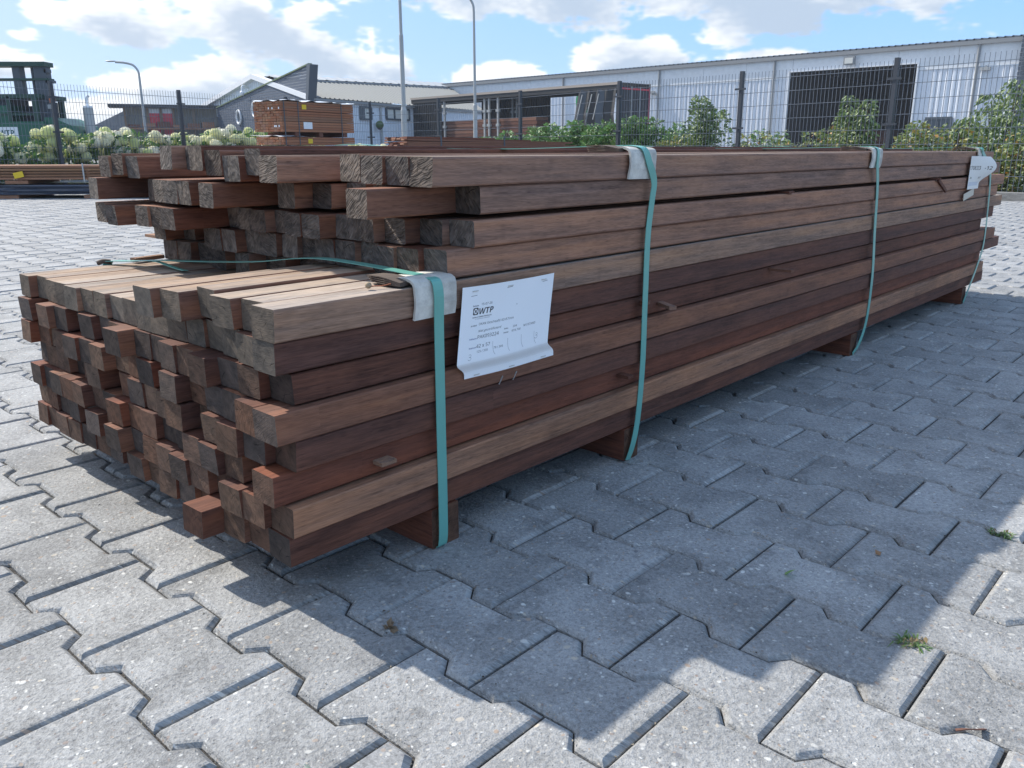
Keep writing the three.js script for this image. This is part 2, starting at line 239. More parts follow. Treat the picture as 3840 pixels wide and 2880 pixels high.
function paverShape(gap) { // outline in (across, along), counter-clockwise seen from above
  const h = PL / 2, e = 0.0595, c = 0.0405;
  const near = [[-h, -PA], [-e, -PA], [-c, PA], [c, PA], [e, -PA], [h, -PA]].map(([z, x]) => [x, z]), far = [[h, PP + PA], [e, PP + PA], [c, PP - PA], [-c, PP - PA], [-e, PP + PA], [-h, PP + PA]].map(([z, x]) => [x, z]);
  return inset([...near, ...far], gap);
}
function inset(p, d) {
  const n = p.length, out = []; let A = 0; for (let i = 0; i < n; i++) { const a = p[i], b = p[(i + 1) % n]; A += a[0] * b[1] - a[1] * b[0]; } const s = A > 0 ? 1 : -1;
  for (let i = 0; i < n; i++) {
    const a = p[(i + n - 1) % n], b = p[i], c = p[(i + 1) % n], e1 = [b[0] - a[0], b[1] - a[1]], e2 = [c[0] - b[0], c[1] - b[1]], l1 = Math.hypot(...e1), l2 = Math.hypot(...e2);
    const n1 = [-e1[1] / l1 * s, e1[0] / l1 * s], n2 = [-e2[1] / l2 * s, e2[0] / l2 * s], k = 1 + n1[0] * n2[0] + n1[1] * n2[1];
    out.push([b[0] + (n1[0] + n2[0]) * d / k, b[1] + (n1[1] + n2[1]) * d / k]);
  }
  return out;
}
function paverGeo(fine, seed) {
  const r = rng(seed), o = paverShape(0.0011 + 0.0012 * r()), j = (p, a) => p.map(([x, z]) => [x + (r() - 0.5) * a, z + (r() - 0.5) * a]);
  const rings = fine ? [[j(inset(o, 0.0072), 0.0026), 0], [j(inset(o, 0.0046), 0.0016), -0.001], [j(o, 0.0008), -0.006], [o, -0.016]] : [[inset(o, 0.007), 0], [o, -0.007], [o, -0.014]];
  const pos = [], uv = [], put = (p, y) => { pos.push(p[0], y, p[1]); uv.push(p[0] + y, p[1] + y * 0.6); };
  const f = THREE.ShapeUtils.triangulateShape(rings[0][0].map((p) => new THREE.Vector2(...p)), []);
  for (const t of f) { const [a, b, c] = t.map((i) => rings[0][0][i]); const s = (b[0] - a[0]) * (c[1] - a[1]) - (b[1] - a[1]) * (c[0] - a[0]); for (const q of s < 0 ? [a, b, c] : [a, c, b]) put(q, 0); }
  for (let k = 0; k + 1 < rings.length; k++) { const [A, ya] = rings[k], [B, yb] = rings[k + 1]; for (let i = 0; i < A.length; i++) { const n = (i + 1) % A.length; put(A[i], ya); put(A[n], ya); put(B[n], yb); put(A[i], ya); put(B[n], yb); put(B[i], yb); } }
  return raw(pos, uv);
}
{
  const list = [], fine = [0, 1, 2, 3, 4, 5].map((s) => paverGeo(true, 50 + s)), coarse = [0, 1, 2, 3].map((s) => paverGeo(false, 80 + s));
  const cp = Math.cos(15.84 * R), sp = Math.sin(15.84 * R);
  for (let n = -160; n < 160; n++) for (let k = -120; k < 120; k++) {
    const x = 0.0617 + PP * n, z = 0.0832 + PL * k + (n % 2 ? PL / 2 : 0) + PL / 2, [X, D] = toWorld(x + PP / 2, z);
    if (D < -0.9 || D > 23 || Math.abs(X) > D * 0.86 + 2.2 || D > fenceD(X) - 0.55) continue;
    const hidden = x > 0.12 && x < 3.2 && z < -0.12 && z > -0.85, zc = D * cp + 0.6152 * sp, u = X / zc * 0.465, w = (-0.6152 * cp + D * sp) / zc;
    const seen = !hidden && zc > 0.2 && Math.abs(X / zc) < 0.68 && Math.abs(w) < 0.52;
    list.push({ x, z, D: Math.hypot(X, D), seen });
  }
  list.sort((a, b) => (b.seen - a.seen) || (a.D - b.D));
  const inst = coarse.map(() => []);
  list.forEach((p, i) => {
    const dy = rr(-0.0016, 0.0016), tx = rr(-1, 1) * 0.008, tz = rr(-1, 1) * 0.008, mi = Math.floor(rnd() * 5), flip = rnd() < 0.5;
    if (i < 300) {
      const g = fine[Math.floor(rnd() * 6)].clone(), uv = g.attributes.uv, ou = rnd() * 7, ov = rnd() * 7; for (let q = 0; q < uv.count; q++) uv.setXY(q, uv.getX(q) + ou, uv.getY(q) + ov);
      const m = mesh('paver', g, paveMat[mi], paving); m.position.set(p.x, dy, p.z); m.rotation.set(tx, 0, tz);
    } else { const q = inst[i % 4]; q.push([p.x, dy, p.z, tx, tz, rr(0.86, 1.1)]); }
  });
  inst.forEach((l, k) => {
    const g = coarse[k]; { const uv = g.attributes.uv; for (let q = 0; q < uv.count; q++) uv.setXY(q, uv.getX(q) + k * 0.31, uv.getY(q) + k * 0.17); }
    const im = new THREE.InstancedMesh(g, std(lin(0.565, 0.575, 0.575), { map: T.concrete, roughness: 0.8 }), l.length), m = new THREE.Matrix4(), c = new THREE.Color();
    l.forEach((p, i) => { m.makeRotationFromEuler(new THREE.Euler(p[3], 0, p[4])); m.setPosition(p[0], p[1], p[2]); im.setMatrixAt(i, m); im.setColorAt(i, c.setRGB(p[5], p[5], p[5] * 1.01)); });
    im.name = 'distant_pavers'; im.userData.kind = 'stuff'; im.castShadow = im.receiveShadow = true; paving.add(im);
  });
  const pts = FENCE.map(([X, D]) => new THREE.Vector2(X, D - 0.45)); pts.push(new THREE.Vector2(9, -3), new THREE.Vector2(-13, -3));
  const sg = new THREE.ShapeGeometry(new THREE.Shape(pts)); sg.rotateX(-Math.PI / 2); { const p = sg.attributes.position, uv = sg.attributes.uv; for (let i = 0; i < p.count; i++) uv.setXY(i, p.getX(i), p.getZ(i)); }
  sg.translate(0, -0.0088, 0); sg.applyMatrix4(new THREE.Matrix4().makeTranslation(YARD.x, 0, YARD.z).multiply(new THREE.Matrix4().makeRotationY(YARD.turn)).invert());
  mesh('joint_sand', sg, std(lin(0.115, 0.108, 0.098), { map: T.concrete, bumpMap: T.concreteBump, bumpScale: 0.003, roughness: 1 }), paving, 'structure');
}
// kerb along the planting bed, in lengths
{
  const kerb = new THREE.Group(); kerb.name = 'kerb'; kerb.userData.kind = 'structure'; scene.add(kerb);
  const sg = FENCE.map(([X, D]) => [X, D - 0.42]);
  for (let i = 0; i + 1 < sg.length; i++) {
    const [m, l] = along(sg[i], sg[i + 1], [0, 0]), n = Math.round(l / 0.95);
    for (let k = 0; k < n; k++) { const g = box(l / n - 0.006, 0.2, 0.22, (k + 0.5) * l / n, -0.005, -0.02); g.applyMatrix4(m); mesh('kerb_stone', g, M.kerb, kerb); }
  }
  const bed = []; // soil behind the kerb
  for (let i = 0; i + 1 < sg.length; i++) { const [m, l] = along(sg[i], sg[i + 1], [0, 0]); const g = box(l + 0.4, 0.1, 2.6, l / 2, -0.01, -1.45); g.translate(0, 0.0006 * i, 0); g.applyMatrix4(m); bed.push(g); }
  structure('planting_bed', merge(bed), std(lin(0.06, 0.05, 0.04), { roughness: 1 }));
}

// ───────────────────────── the strapped stack of hardwood beams ─────────────────────────
const HB = 0.07, RP = 0.0447;               // bearer height, height of one row
const stack = thing('timber_stack', 'large strapped stack of long reddish brown hardwood beams on bearers across the yard', 'timber stack', YARD.x, 0, YARD.z, YARD.turn);
function beamGeo(L, w, h, o) {              // along x from 0; groups: 0 sides, 1 sawn ends, 2 top
  const c = o.ch ?? 0.0018, cs = [[w / 2 - c, -h / 2], [w / 2, -h / 2 + c], [w / 2, h / 2 - c], [w / 2 - c, h / 2], [-w / 2 + c, h / 2], [-w / 2, h / 2 - c], [-w / 2, -h / 2 + c], [-w / 2 + c, -h / 2]];   // (z, y)
  const per = [0]; for (let i = 0; i < 8; i++) { const a = cs[i], b = cs[(i + 1) % 8]; per.push(per[i] + Math.hypot(a[0] - b[0], a[1] - b[1])); }
  const N = o.seg ?? 5, sides = [[], []], ends = [[], []], top = [[], []];
  const at = (i, k) => { const t = i / N, x = t * L, [z, y] = cs[k % 8]; const e = (i === 0 ? o.skew[0] * y + o.skew[1] * z : i === N ? o.skew[2] * y : 0); const dy = o.bow * Math.sin(Math.PI * t) + o.wob * Math.sin(6.3 * t * 1.5 + o.ph), dz = o.side * Math.sin(Math.PI * t + o.ph); return [x + e, y + dy, z + dz]; };
  for (let i = 0; i < N; i++) for (let k = 0; k < 8; k++) {
    const t = k === 3 ? top : sides, A = at(i, k), B = at(i, k + 1), C = at(i + 1, k + 1), D = at(i + 1, k);
    for (const [p, kk, ii] of [[A, k, i], [D, k, i + 1], [C, k + 1, i + 1], [A, k, i], [C, k + 1, i + 1], [B, k + 1, i]]) { t[0].push(...p); t[1].push(o.u + ii / N * L, o.v + per[kk] / 0.25); }
  }
  const cu = (o.cell % 4) / 4, cv = Math.floor(o.cell / 4) / 4, fl = o.flip ? -1 : 1;
  for (const i of [0, N]) for (let k = 1; k < 7; k++) { const q = i ? [0, k + 1, k] : [0, k, k + 1]; for (const e of q) { ends[0].push(...at(i, e)); const [z, y] = cs[e]; ends[1].push(cu + 0.125 + fl * z / w * 0.24, cv + 0.125 + y / h * 0.24); } }
  // the outward side of each face decides its winding
  const fix = (t, f) => { for (let i = 0; i < t[0].length; i += 9) { const a = V3(...t[0].slice(i, i + 3)), b = V3(...t[0].slice(i + 3, i + 6)), c2 = V3(...t[0].slice(i + 6, i + 9)), n = b.clone().sub(a).cross(c2.clone().sub(a)), m = a.add(b).add(c2).multiplyScalar(1 / 3); if (n.dot(f(m)) < 0) { for (let e = 0; e < 3; e++) { [t[0][i + 3 + e], t[0][i + 6 + e]] = [t[0][i + 6 + e], t[0][i + 3 + e]]; } const u = i / 9 * 6; for (let e = 0; e < 2; e++) { [t[1][u + 2 + e], t[1][u + 4 + e]] = [t[1][u + 4 + e], t[1][u + 2 + e]]; } } } };
  fix(sides, (m) => V3(0, m.y, m.z)); fix(top, () => V3(0, 1, 0)); fix(ends, (m) => V3(m.x - L / 2, 0, 0));
  const g = raw([...sides[0], ...ends[0], ...top[0]], [...sides[1], ...ends[1], ...top[1]]);
  const a = sides[0].length / 3, b = ends[0].length / 3, c3 = top[0].length / 3; g.addGroup(0, a, 0); g.addGroup(a, b, 1); g.addGroup(a + b, c3, 2);
  return g;
}
// how far each beam's sawn end stands back from the front plane, in millimetres, from the far left column to the near right one
const FRONT = {
  1: [5, 8, 3, 5, 10, 14, 14, 20, 0, 12, 3, 8, 16, -40, -5, 3, 0], 2: [12, 8, 12, 6, 20, -3, 14, -14, 10, 3, 0, -6, 0, 15, -12, -8, 2], 3: [-2, 5, -4, -3, -4, 15, 12, -6, 8, 5, 18, 12, -4, -6, 5, 30, -14], 4: [20, 15, 14, 30, 22, 5, 40, 20, 10, 14, 8, -5, 25, 0, -8, 3, 18],
  5: [-5, 10, 15, 0, -5, 3, -2, 20, 18, 8, 22, -8, 15, 8, 5, -8, -12], 6: [-3, 40, -8, 5, 25, 8, 22, 15, -15, 12, 14, 0, 3, -8, 12, 10, 25], 7: [5, 20, 15, 14, 9, 18, 17, 23, 21, 18, 18, 19, 21, 25, 18, 8, 0],
  8: [305, 310, 330, 320, 300, 330, 290, 325, 300, 330, 310, -28, -14, 14, 4, 20, 0], 9: [290, 330, 350, 335, 290, 272, 271, 290, 288, 298, 304, 296, 298, 310, 290, 294, 302],
  10: [175, 172, 215, 185, 190, 183, 290, 280, 270, 290, 270, 269, 300, 293, 312, 338, 350], 11: [166, 380, 270, 215, 200, 195, 194, 260, 178, 330, 266, 300, 330, 350, 300, 203, 374], 12: [192, 195, 201, 450, 400, 192, 215, 192, 194, 196, 205, 197, 380, 274, 272, 276, 274] };
const LIFT = { 12: [2, 6, 1, 0, 0, 20, 20, 20, 12, 4, 14, 4, 3, 6, 4, 3, 2], 10: [0, -3, -4, 0, 0], 8: [0, 0, 0, 0, 0, 0, 0, 0, 0, 0, 0, 0, 0, 5, 0, 0, 0] };
const FAR = { 1: 3.459, 2: 3.409, 3: 3.399, 4: 3.628, 5: 3.521, 6: 3.345, 7: 3.481, 8: 3.581, 9: 3.492, 10: 3.553, 11: 3.471, 12: 3.329 };
const SIDE = { 1: 'dark', 2: 'tan', 3: 'red', 4: 'plum', 5: 'brown', 6: 'dark', 7: 'plum', 8: 'tan', 9: 'rose', 10: 'rose', 11: 'grey', 12: 'grey' };
const LEFT = { 1: -0.952, 2: -0.945, 3: -0.93, 4: -0.925, 5: -0.94, 6: -0.93, 7: -0.935, 8: -0.93, 9: -0.94, 10: -0.95, 11: -0.95, 12: -0.945 };
const RIGHT = { 1: -0.002, 2: 0.007, 3: -0.009, 4: 0.003, 5: 0.007, 6: -0.009, 7: -0.002, 8: 0.002, 9: -0.002, 10: 0.006, 11: -0.003, 12: 0.003 };
for (let row = 1; row <= 12; row++) for (let k = 0; k < 17; k++) {
  const short = row > 8 || (row === 8 && k < 11), zl = LEFT[row], zr = RIGHT[row], p = (zr - zl) / 17, z = zl + p * (k + 0.5), x0 = FRONT[row][k] / 1000;
  const x1 = k === 16 ? FAR[row] : (row > 8 ? 3.42 : 3.4) + rr(-0.05, 0.06), L = x1 - x0, h = row === 10 ? 0.040 : 0.0429 - rnd() * 0.0012;
  const y = HB + (row - 1) * RP + h / 2 + (k === 16 && (row === 7 || row === 9) ? 0.0012 : 0) + ((LIFT[row] ?? [])[k] ?? 0) / 1000 + (row === 11 ? 0.003 : 0);
  const expo = row === 12 || row === 8 || (row === 7 && k < 12);
  const side = row === 1 && k === 13 ? WOOD.dark : k === 16 ? WOOD[SIDE[row]] : WOOD[pick(row > 7 ? ['brown', 'dark', 'grey', 'rose', 'brown'] : row === 7 ? ['brown', 'grey', 'brown'] : ['plum', 'dark', 'dark', 'plum', 'brown', 'red', 'brown'])];
  const front8 = row === 8 && k > 10;
  const end = row === 1 && k === 13 ? DARKEND : row >= 8 && !front8 ? pick(ENDR) : front8 || row === 7 ? pick(ENDW) : row > 5 ? pick([ENDS[0], ENDS[2], ENDS[3], ENDS[3]]) : pick(ENDS);
  const g = beamGeo(L, p - 0.0006, h, { skew: [rr(-0.06, 0.06), rr(-0.05, 0.05) - (row > 8 ? 0.04 : 0), rr(-0.1, 0.1)], bow: rr(-0.0008, 0.0006) * (row > 8 ? 1.6 : 1), wob: rr(-0.0006, 0.0006), side: rr(-0.0006, 0.0006) * (k === 16 ? 5 : 1), ph: rnd() * 6, u: rnd() * 5, v: rnd() * 5, cell: Math.floor(rnd() * 16), flip: rnd() < 0.5, ch: row > 8 ? 0.0026 : 0.0018, seg: k === 16 ? 9 : 5 });
  const m = mesh('timber_beam', g, [front8 && k === 16 ? WOOD.pale : side, end, expo ? pick(TOPS) : side], stack);
  m.position.set(x0, y, z);
}
// bearers under the stack, two lengths side by side under each strap
for (const [x, w] of [[0.282, 0.058], [0.804, 0.05], [2.008, 0.05], [3.2, 0.05]]) for (const s of [0]) {
  const g = beamGeo(0.94, w, HB - 0.002, { skew: [0, 0, 0], bow: 0, wob: 0, side: 0, ph: 0, u: rnd() * 4, v: rnd() * 4, cell: Math.floor(rnd() * 16), flip: false, ch: 0.002, seg: 1 }); g.rotateY(Math.PI / 2);
  mesh('bearer', g, [WOOD.red, ENDS[1], WOOD.red], stack).position.set(x, HB / 2 - 0.0005, -0.001);
}
// stickers: thin laths poking out between the rows
for (const [x, y, l, t, w, m, dz] of [[0.163, 0.179, 0.012, 0.006, 0.028, WOOD.pale, 0], [0.836, 0.322, 0.004, 0.008, 0.02, WOOD.brown, 0], [0.895, 0.312, 0.05, 0.007, 0.016, WOOD.grey, 0.02], [1.40, 0.330, 0.05, 0.006, 0.018, WOOD.brown, 0], [0.764, 0.187, 0.02, 0.006, 0.018, WOOD.dark, 0], [1.44, 0.515, 0.012, 0.005, 0.03, WOOD.dark, 0], [2.60, 0.5165, 0.02, 0.006, 0.02, WOOD.dark, 0]])
  mesh('sticker', box(w, t, l + 0.05, x, y, l / 2 - 0.025, dz ? -0.55 : 0), m.map ? m : m, stack);
mesh('sticker', bar(V3(2.6, 0.516, 0.012), V3(2.72, 0.472, 0.008), 0.012, 0.006), WOOD.dark, stack);
mesh('sticker', box(0.03, 0.006, 0.11, 0.31, 0.07 + 8.06 * RP, -0.945), WOOD.pale, stack);
// edge protectors of folded card under the straps
function protector(x, y, w, mat = M.card, lift = 0) {
  const pts = smooth([V3(0, y + 0.007, -0.062), V3(0, y + 0.0075 + lift, -0.03), V3(0, y + 0.008 + lift, -0.008), V3(0, y + 0.004 + lift * 0.6, 0.007), V3(0, y - 0.008, 0.0115), V3(0, y - 0.025, 0.010), V3(0, y - 0.046, 0.0075)], 14);
  const g = band(pts, V3(1, 0, 0), w, 0.0038); const p = g.attributes.position, r = rng(Math.floor(x * 100)); for (let i = 0; i < p.count; i++) { const s = Math.sin(p.getX(i) * 260 + x * 9) * 0.0008 + Math.sin(p.getY(i) * 170 + p.getX(i) * 90) * 0.0010; p.setY(i, p.getY(i) + s); p.setZ(i, p.getZ(i) + s); p.setX(i, p.getX(i) + x); } g.computeVertexNormals();
  const m = mesh('edge_protector', g, mat, stack);
  const f = []; for (let k = 0; k < 4; k++) f.push(band(smooth([V3(x - w * 0.42 - 0.003 * k, y + 0.003 + 0.003 * k, -0.075), V3(x - w * 0.5 - 0.004, y + 0.004 + 0.003 * k, -0.04), V3(x - w * 0.5, y + 0.003 + 0.0016 * k, -0.006)], 5), V3(1, 0, 0.2), 0.03, 0.0016));
  mesh('folded_layers', merge(f), M.cardDark, m);
}
const Y8 = HB + 8 * RP - 0.0012, Y12 = HB + 12 * RP + 0.0035;
protector(0.264, Y8, 0.08, M.card, 0.002); protector(0.79, Y12, 0.085); protector(1.995, Y12, 0.08); protector(3.10, Y12, 0.07);
// straps
const side = (l) => l.map(([x, y, z = 0.009]) => V3(x - 0.008, y + HB, z));
mesh('strap', band(smooth([V3(0.17, 0.03, -0.942), V3(0.178, 0.37, -0.941), V3(0.183, 0.386, -0.938), V3(0.186, 0.3885, -0.93), V3(0.205, 0.391, -0.88), V3(0.233, 0.3965, -0.8), V3(0.262, 0.405, -0.64), V3(0.272, 0.419, -0.47), V3(0.276, 0.432, -0.37), V3(0.275, 0.4395, -0.29), V3(0.271, 0.4405, -0.17), V3(0.2645, 0.439, -0.06), V3(0.263, 0.4372, -0.004), V3(0.2635, 0.4335, 0.0115), V3(0.264, 0.42, 0.0165), V3(0.266, 0.36, 0.0135), V3(0.268, 0.2, 0.010), V3(0.269, 0.075, 0.0085), V3(0.269, 0.012, 0.006), V3(0.269, 0.004, 0.002), V3(0.269, 0.0015, -0.03)], 90), V3(1, 0, 0), 0.0185, 0.0012), M.strap, stack);
mesh('strap_tail', band(smooth([V3(0.225, 0.395, -0.815), V3(0.228, 0.3935, -0.79), V3(0.230, 0.3895, -0.755), V3(0.231, 0.3865, -0.72), V3(0.2315, 0.3855, -0.69)], 16), V3(1, -0.1, 0.35), 0.0105, 0.0012), M.strap, stack);
const topRun = (x0, x1) => [V3(x0, 0.03, -0.958), V3(x0, Y12 - 0.03, -0.956), V3(x0, Y12 + 0.008, -0.945), V3(x0, Y12 + 0.009, -0.6), V3(x0, Y12 + 0.008, -0.3), V3(x1, Y12 + 0.0125, -0.06), V3(x1, Y12 + 0.0125, -0.006), V3(x1 + 0.004, Y12 + 0.007, 0.0125)];
mesh('strap', band(smooth([...topRun(0.78, 0.785), ...side([[0.812, 0.52, 0.0165], [0.836, 0.485, 0.0125], [0.834, 0.46, 0.0115], [0.828, 0.393], [0.827, 0.266], [0.827, 0.114], [0.815, 0.0], [0.803, -0.045, 0.007], [0.798, -0.068, 0.002]])], 110), V3(1, 0, 0), 0.0175, 0.0012), M.strap, stack);
mesh('strap', band(smooth([...topRun(1.98, 1.985), ...side([[2.0, 0.50, 0.016], [2.03, 0.443, 0.012], [2.06, 0.306], [2.085, 0.162], [2.073, 0.018], [2.03, -0.04], [2.005, -0.064, 0.004]])], 110), V3(1, 0, 0), 0.0175, 0.0012), M.strap, stack);
mesh('strap', band(smooth([...topRun(3.08, 3.09), ...side([[3.13, 0.53, 0.014], [3.28, 0.462, 0.012], [3.325, 0.40], [3.348, 0.309], [3.364, 0.156], [3.30, 0.06], [3.257, 0.015], [3.2, -0.064, 0.004]])], 110), V3(1, 0, 0), 0.0175, 0.0012), M.strap, stack);
// cardboard roll and loose lath at the far left end of the low step
mesh('edge_protector', tube([V3(0.165, 0.384, -0.95), V3(0.172, 0.388, -0.942), V3(0.186, 0.3865, -0.935)], 0.005, 8, 8), M.cardDark, stack);
mesh('sticker', box(0.075, 0.008, 0.018, 0.262, 0.388, -0.925, 0.25), WOOD.pale, stack);
{ // the pack's paper label, creased and bowed off the wood at its foot
  const tex = canvas(1024, 900, (c, w, h) => {
    c.fillStyle = '#f3f4f6'; c.fillRect(0, 0, w, h); c.fillStyle = '#26262c'; c.textBaseline = 'alphabetic';
    const tx = (s, x, y, px, f = '', col = '#26262c') => { c.fillStyle = col; c.font = f + ' ' + px + 'px sans-serif'; c.fillText(s, x, y); };
    tx('Datum', 118, 196, 19, 'bold'); tx('15-07-26', 205, 192, 31);
    c.fillStyle = '#2e2e34'; c.beginPath(); c.roundRect(124, 208, 56, 68, 14); c.fill(); c.fillStyle = '#f3f4f6'; c.beginPath(); c.ellipse(152, 242, 21, 26, 0, 0, 7); c.fill(); c.strokeStyle = '#2e2e34'; c.lineWidth = 5; for (const [a, b] of [[-1, -1], [1, -1]]) { c.beginPath(); c.moveTo(152 - 13 * a, 242 - 16 * b); c.lineTo(152 + 13 * a, 242 + 16 * b); c.stroke(); } c.lineWidth = 3; c.beginPath(); c.arc(152, 242, 9, 0, 7); c.stroke();
    c.save(); c.transform(1, 0, -0.12, 1, 28, 0); tx('WTP', 186, 274, 78, 'bold'); c.restore(); c.fillRect(122, 284, 196, 2); tx('WORLD TIMBER PRODUCTS', 122, 305, 16, 'bold'); tx('for achievement and customisation', 152, 320, 10);
    tx('Artikel', 112, 384, 20, 'bold'); tx('OKAN Geschaafd 42x57mm', 196, 380, 31); tx('Niet gecertificeerd', 196, 446, 30, 'italic'); tx('Pakketnr.', 110, 508, 18, 'bold', '#33336a'); tx('PAK093224', 192, 508, 46); tx('Kopmaat', 112, 592, 18, 'bold', '#33336a'); tx('42 x 57', 190, 594, 46); tx('125 / 335', 196, 640, 29); tx('79 / 305', 376, 636, 29);
    tx('-', 596, 252, 40, 'bold'); tx('Stuks', 480, 470, 17, 'bold'); tx('204', 576, 466, 28); tx('Aantal', 476, 508, 17, 'bold'); tx('659,700', 566, 508, 29); tx('M1/STAND', 700, 484, 30);
    c.strokeStyle = '#50505a'; c.lineWidth = 2; for (const x of [366, 528, 686, 842]) { c.beginPath(); c.moveTo(x, 560); c.quadraticCurveTo(x - 2, 650, x + 34, 692); c.stroke(); }
    c.lineWidth = 3; c.strokeStyle = '#8a8c92'; for (const [x, y] of [[130, 668], [872, 610]]) { c.beginPath(); c.arc(x, y - 12, 13, 3.6, 8.4); c.arc(x - 2, y + 14, 16, 4.8, 9.2); c.stroke(); }
    c.strokeStyle = 'rgba(120,124,130,0.9)'; c.lineWidth = 5; for (const [x, y] of [[92, 92], [480, 60], [886, 66]]) { c.beginPath(); c.moveTo(x, y); c.lineTo(x + 62, y - 4); c.stroke(); }
  });
  const N = 40, K = 8, pos = [], uv = [], X0 = 0.319, X1 = 0.535, YT = 0.4155, YB = 0.272;
  const P = (i, j) => { const t = j / N, s = i / K, x = mix(X0, X1, s) - 0.026 * Math.pow(Math.min(t, 0.8) / 0.8, 1.2) * (1 - sm(0.79, 0.95, t)), bow = 0.011 * Math.pow(Math.min(t, 0.8) / 0.8, 1.6) * (1 - sm(0.79, 0.94, t)); return [x, mix(YT, YB, t) - 0.002 * Math.sin(3 * s), 0.0105 + bow * (1 - 0.2 * s) + 0.0006 * Math.sin(9 * s + 4 * t)]; };
  for (let j = 0; j < N; j++) for (let i = 0; i < K; i++) for (const [a, b] of [[0, 0], [0, 1], [1, 1], [0, 0], [1, 1], [1, 0]]) { pos.push(...P(i + a, j + b)); uv.push((i + a) / K, 1 - (j + b) / N); }
  const g = raw(pos, uv), q = []; const front = new THREE.BufferGeometry(); void front; void q;
  const lab = mesh('paper_label', g, std(0xffffff, { map: tex, roughness: 0.75, side: THREE.DoubleSide }), stack); lab.userData.label = 'printed white paper pack label stapled to the beams';
  const st = []; for (const [i, j] of [[1, 2], [4, 2], [7, 2], [1, 39], [4, 39], [7, 39]]) { const p = P(i, j); st.push(box(0.012, 0.0012, 0.0012, p[0], p[1], p[2] + 0.001)); } mesh('staple', merge(st), M.staple, lab);
  mesh('staple', merge([bar(V3(0.402, 0.246, 0.006), V3(0.408, 0.260, 0.009), 0.0014), bar(V3(0.436, 0.247, 0.006), V3(0.442, 0.261, 0.009), 0.0014)]), M.staple, stack);
}
{ // curled label at the far end
  const tex = canvas(512, 512, (c) => { c.fillStyle = '#e9e6e0'; c.fillRect(0, 0, 512, 512); c.fillStyle = '#77726c'; c.font = 'bold 84px sans-serif'; c.fillText('170833', 10, 210); c.fillText('-12', 350, 205); c.font = 'bold 44px sans-serif'; c.fillText('204', 50, 350); c.fillText('M3', 330, 350); c.fillStyle = '#cfd2d8'; c.fillRect(20, 400, 420, 60); });
  const pos = [], uv = [], N = 16, P = (i, j) => { const s = i / N, t = j / N, c = s * s * Math.pow(Math.max(0, Math.sin(Math.PI * Math.min(1, (t + 0.26) / 1.1))), 1.6); return [2.972 + 0.15 * s + 0.085 * c, 0.590 - 0.122 * t - 0.006 * c, 0.013 + 0.035 * c]; };
  for (let j = 0; j < N; j++) for (let i = 0; i < N; i++) for (const [a, b] of [[0, 0], [0, 1], [1, 1], [0, 0], [1, 1], [1, 0]]) { pos.push(...P(i + a, j + b)); uv.push((i + a) / N, 1 - (j + b) / N); }
  const l = mesh('paper_label', raw(pos, uv), std(0xffffff, { map: tex, roughness: 0.8, side: THREE.DoubleSide }), stack); l.userData.label = 'yellowed paper label curling away at the far end';
  mesh('tape', box(0.13, 0.026, 0.001, 3.015, 0.448, 0.0105, 0, 0.14), std(lin(0.62, 0.56, 0.46)), stack);
}
// ───────────────────────── buildings ─────────────────────────
function ribbedPatch(A, B, C, D, n, depth) { // A-B low edge, D-C high edge, ribs running from low to high
  const P = (s, t) => A.clone().lerp(B, s).lerp(D.clone().lerp(C, s), t), N = B.clone().sub(A).cross(D.clone().sub(A)).normalize().multiplyScalar(depth), pos = [], uv = [];
  if (N.y < 0) N.negate();
  const prof = [[0, 0], [0.6, 0], [0.72, 1], [0.9, 1], [1, 0]];
  for (let i = 0; i < n; i++) for (let k = 0; k < 4; k++) {
    const s0 = (i + prof[k][0]) / n, s1 = (i + prof[k + 1][0]) / n, a = P(s0, 0).addScaledVector(N, prof[k][1]), b = P(s1, 0).addScaledVector(N, prof[k + 1][1]), c = P(s1, 1).addScaledVector(N, prof[k + 1][1]), d = P(s0, 1).addScaledVector(N, prof[k][1]);
    for (const p of [a, b, c, a, c, d]) { pos.push(p.x, p.y, p.z); uv.push(p.x * 0.3, p.y * 0.3 + p.z * 0.2); }
  }
  return raw(pos, uv);
}
const poly = (pts, depth) => { const g = new THREE.ExtrudeGeometry(new THREE.Shape(pts.map((p) => new THREE.Vector2(...p))), { depth, bevelEnabled: false }); return g; };
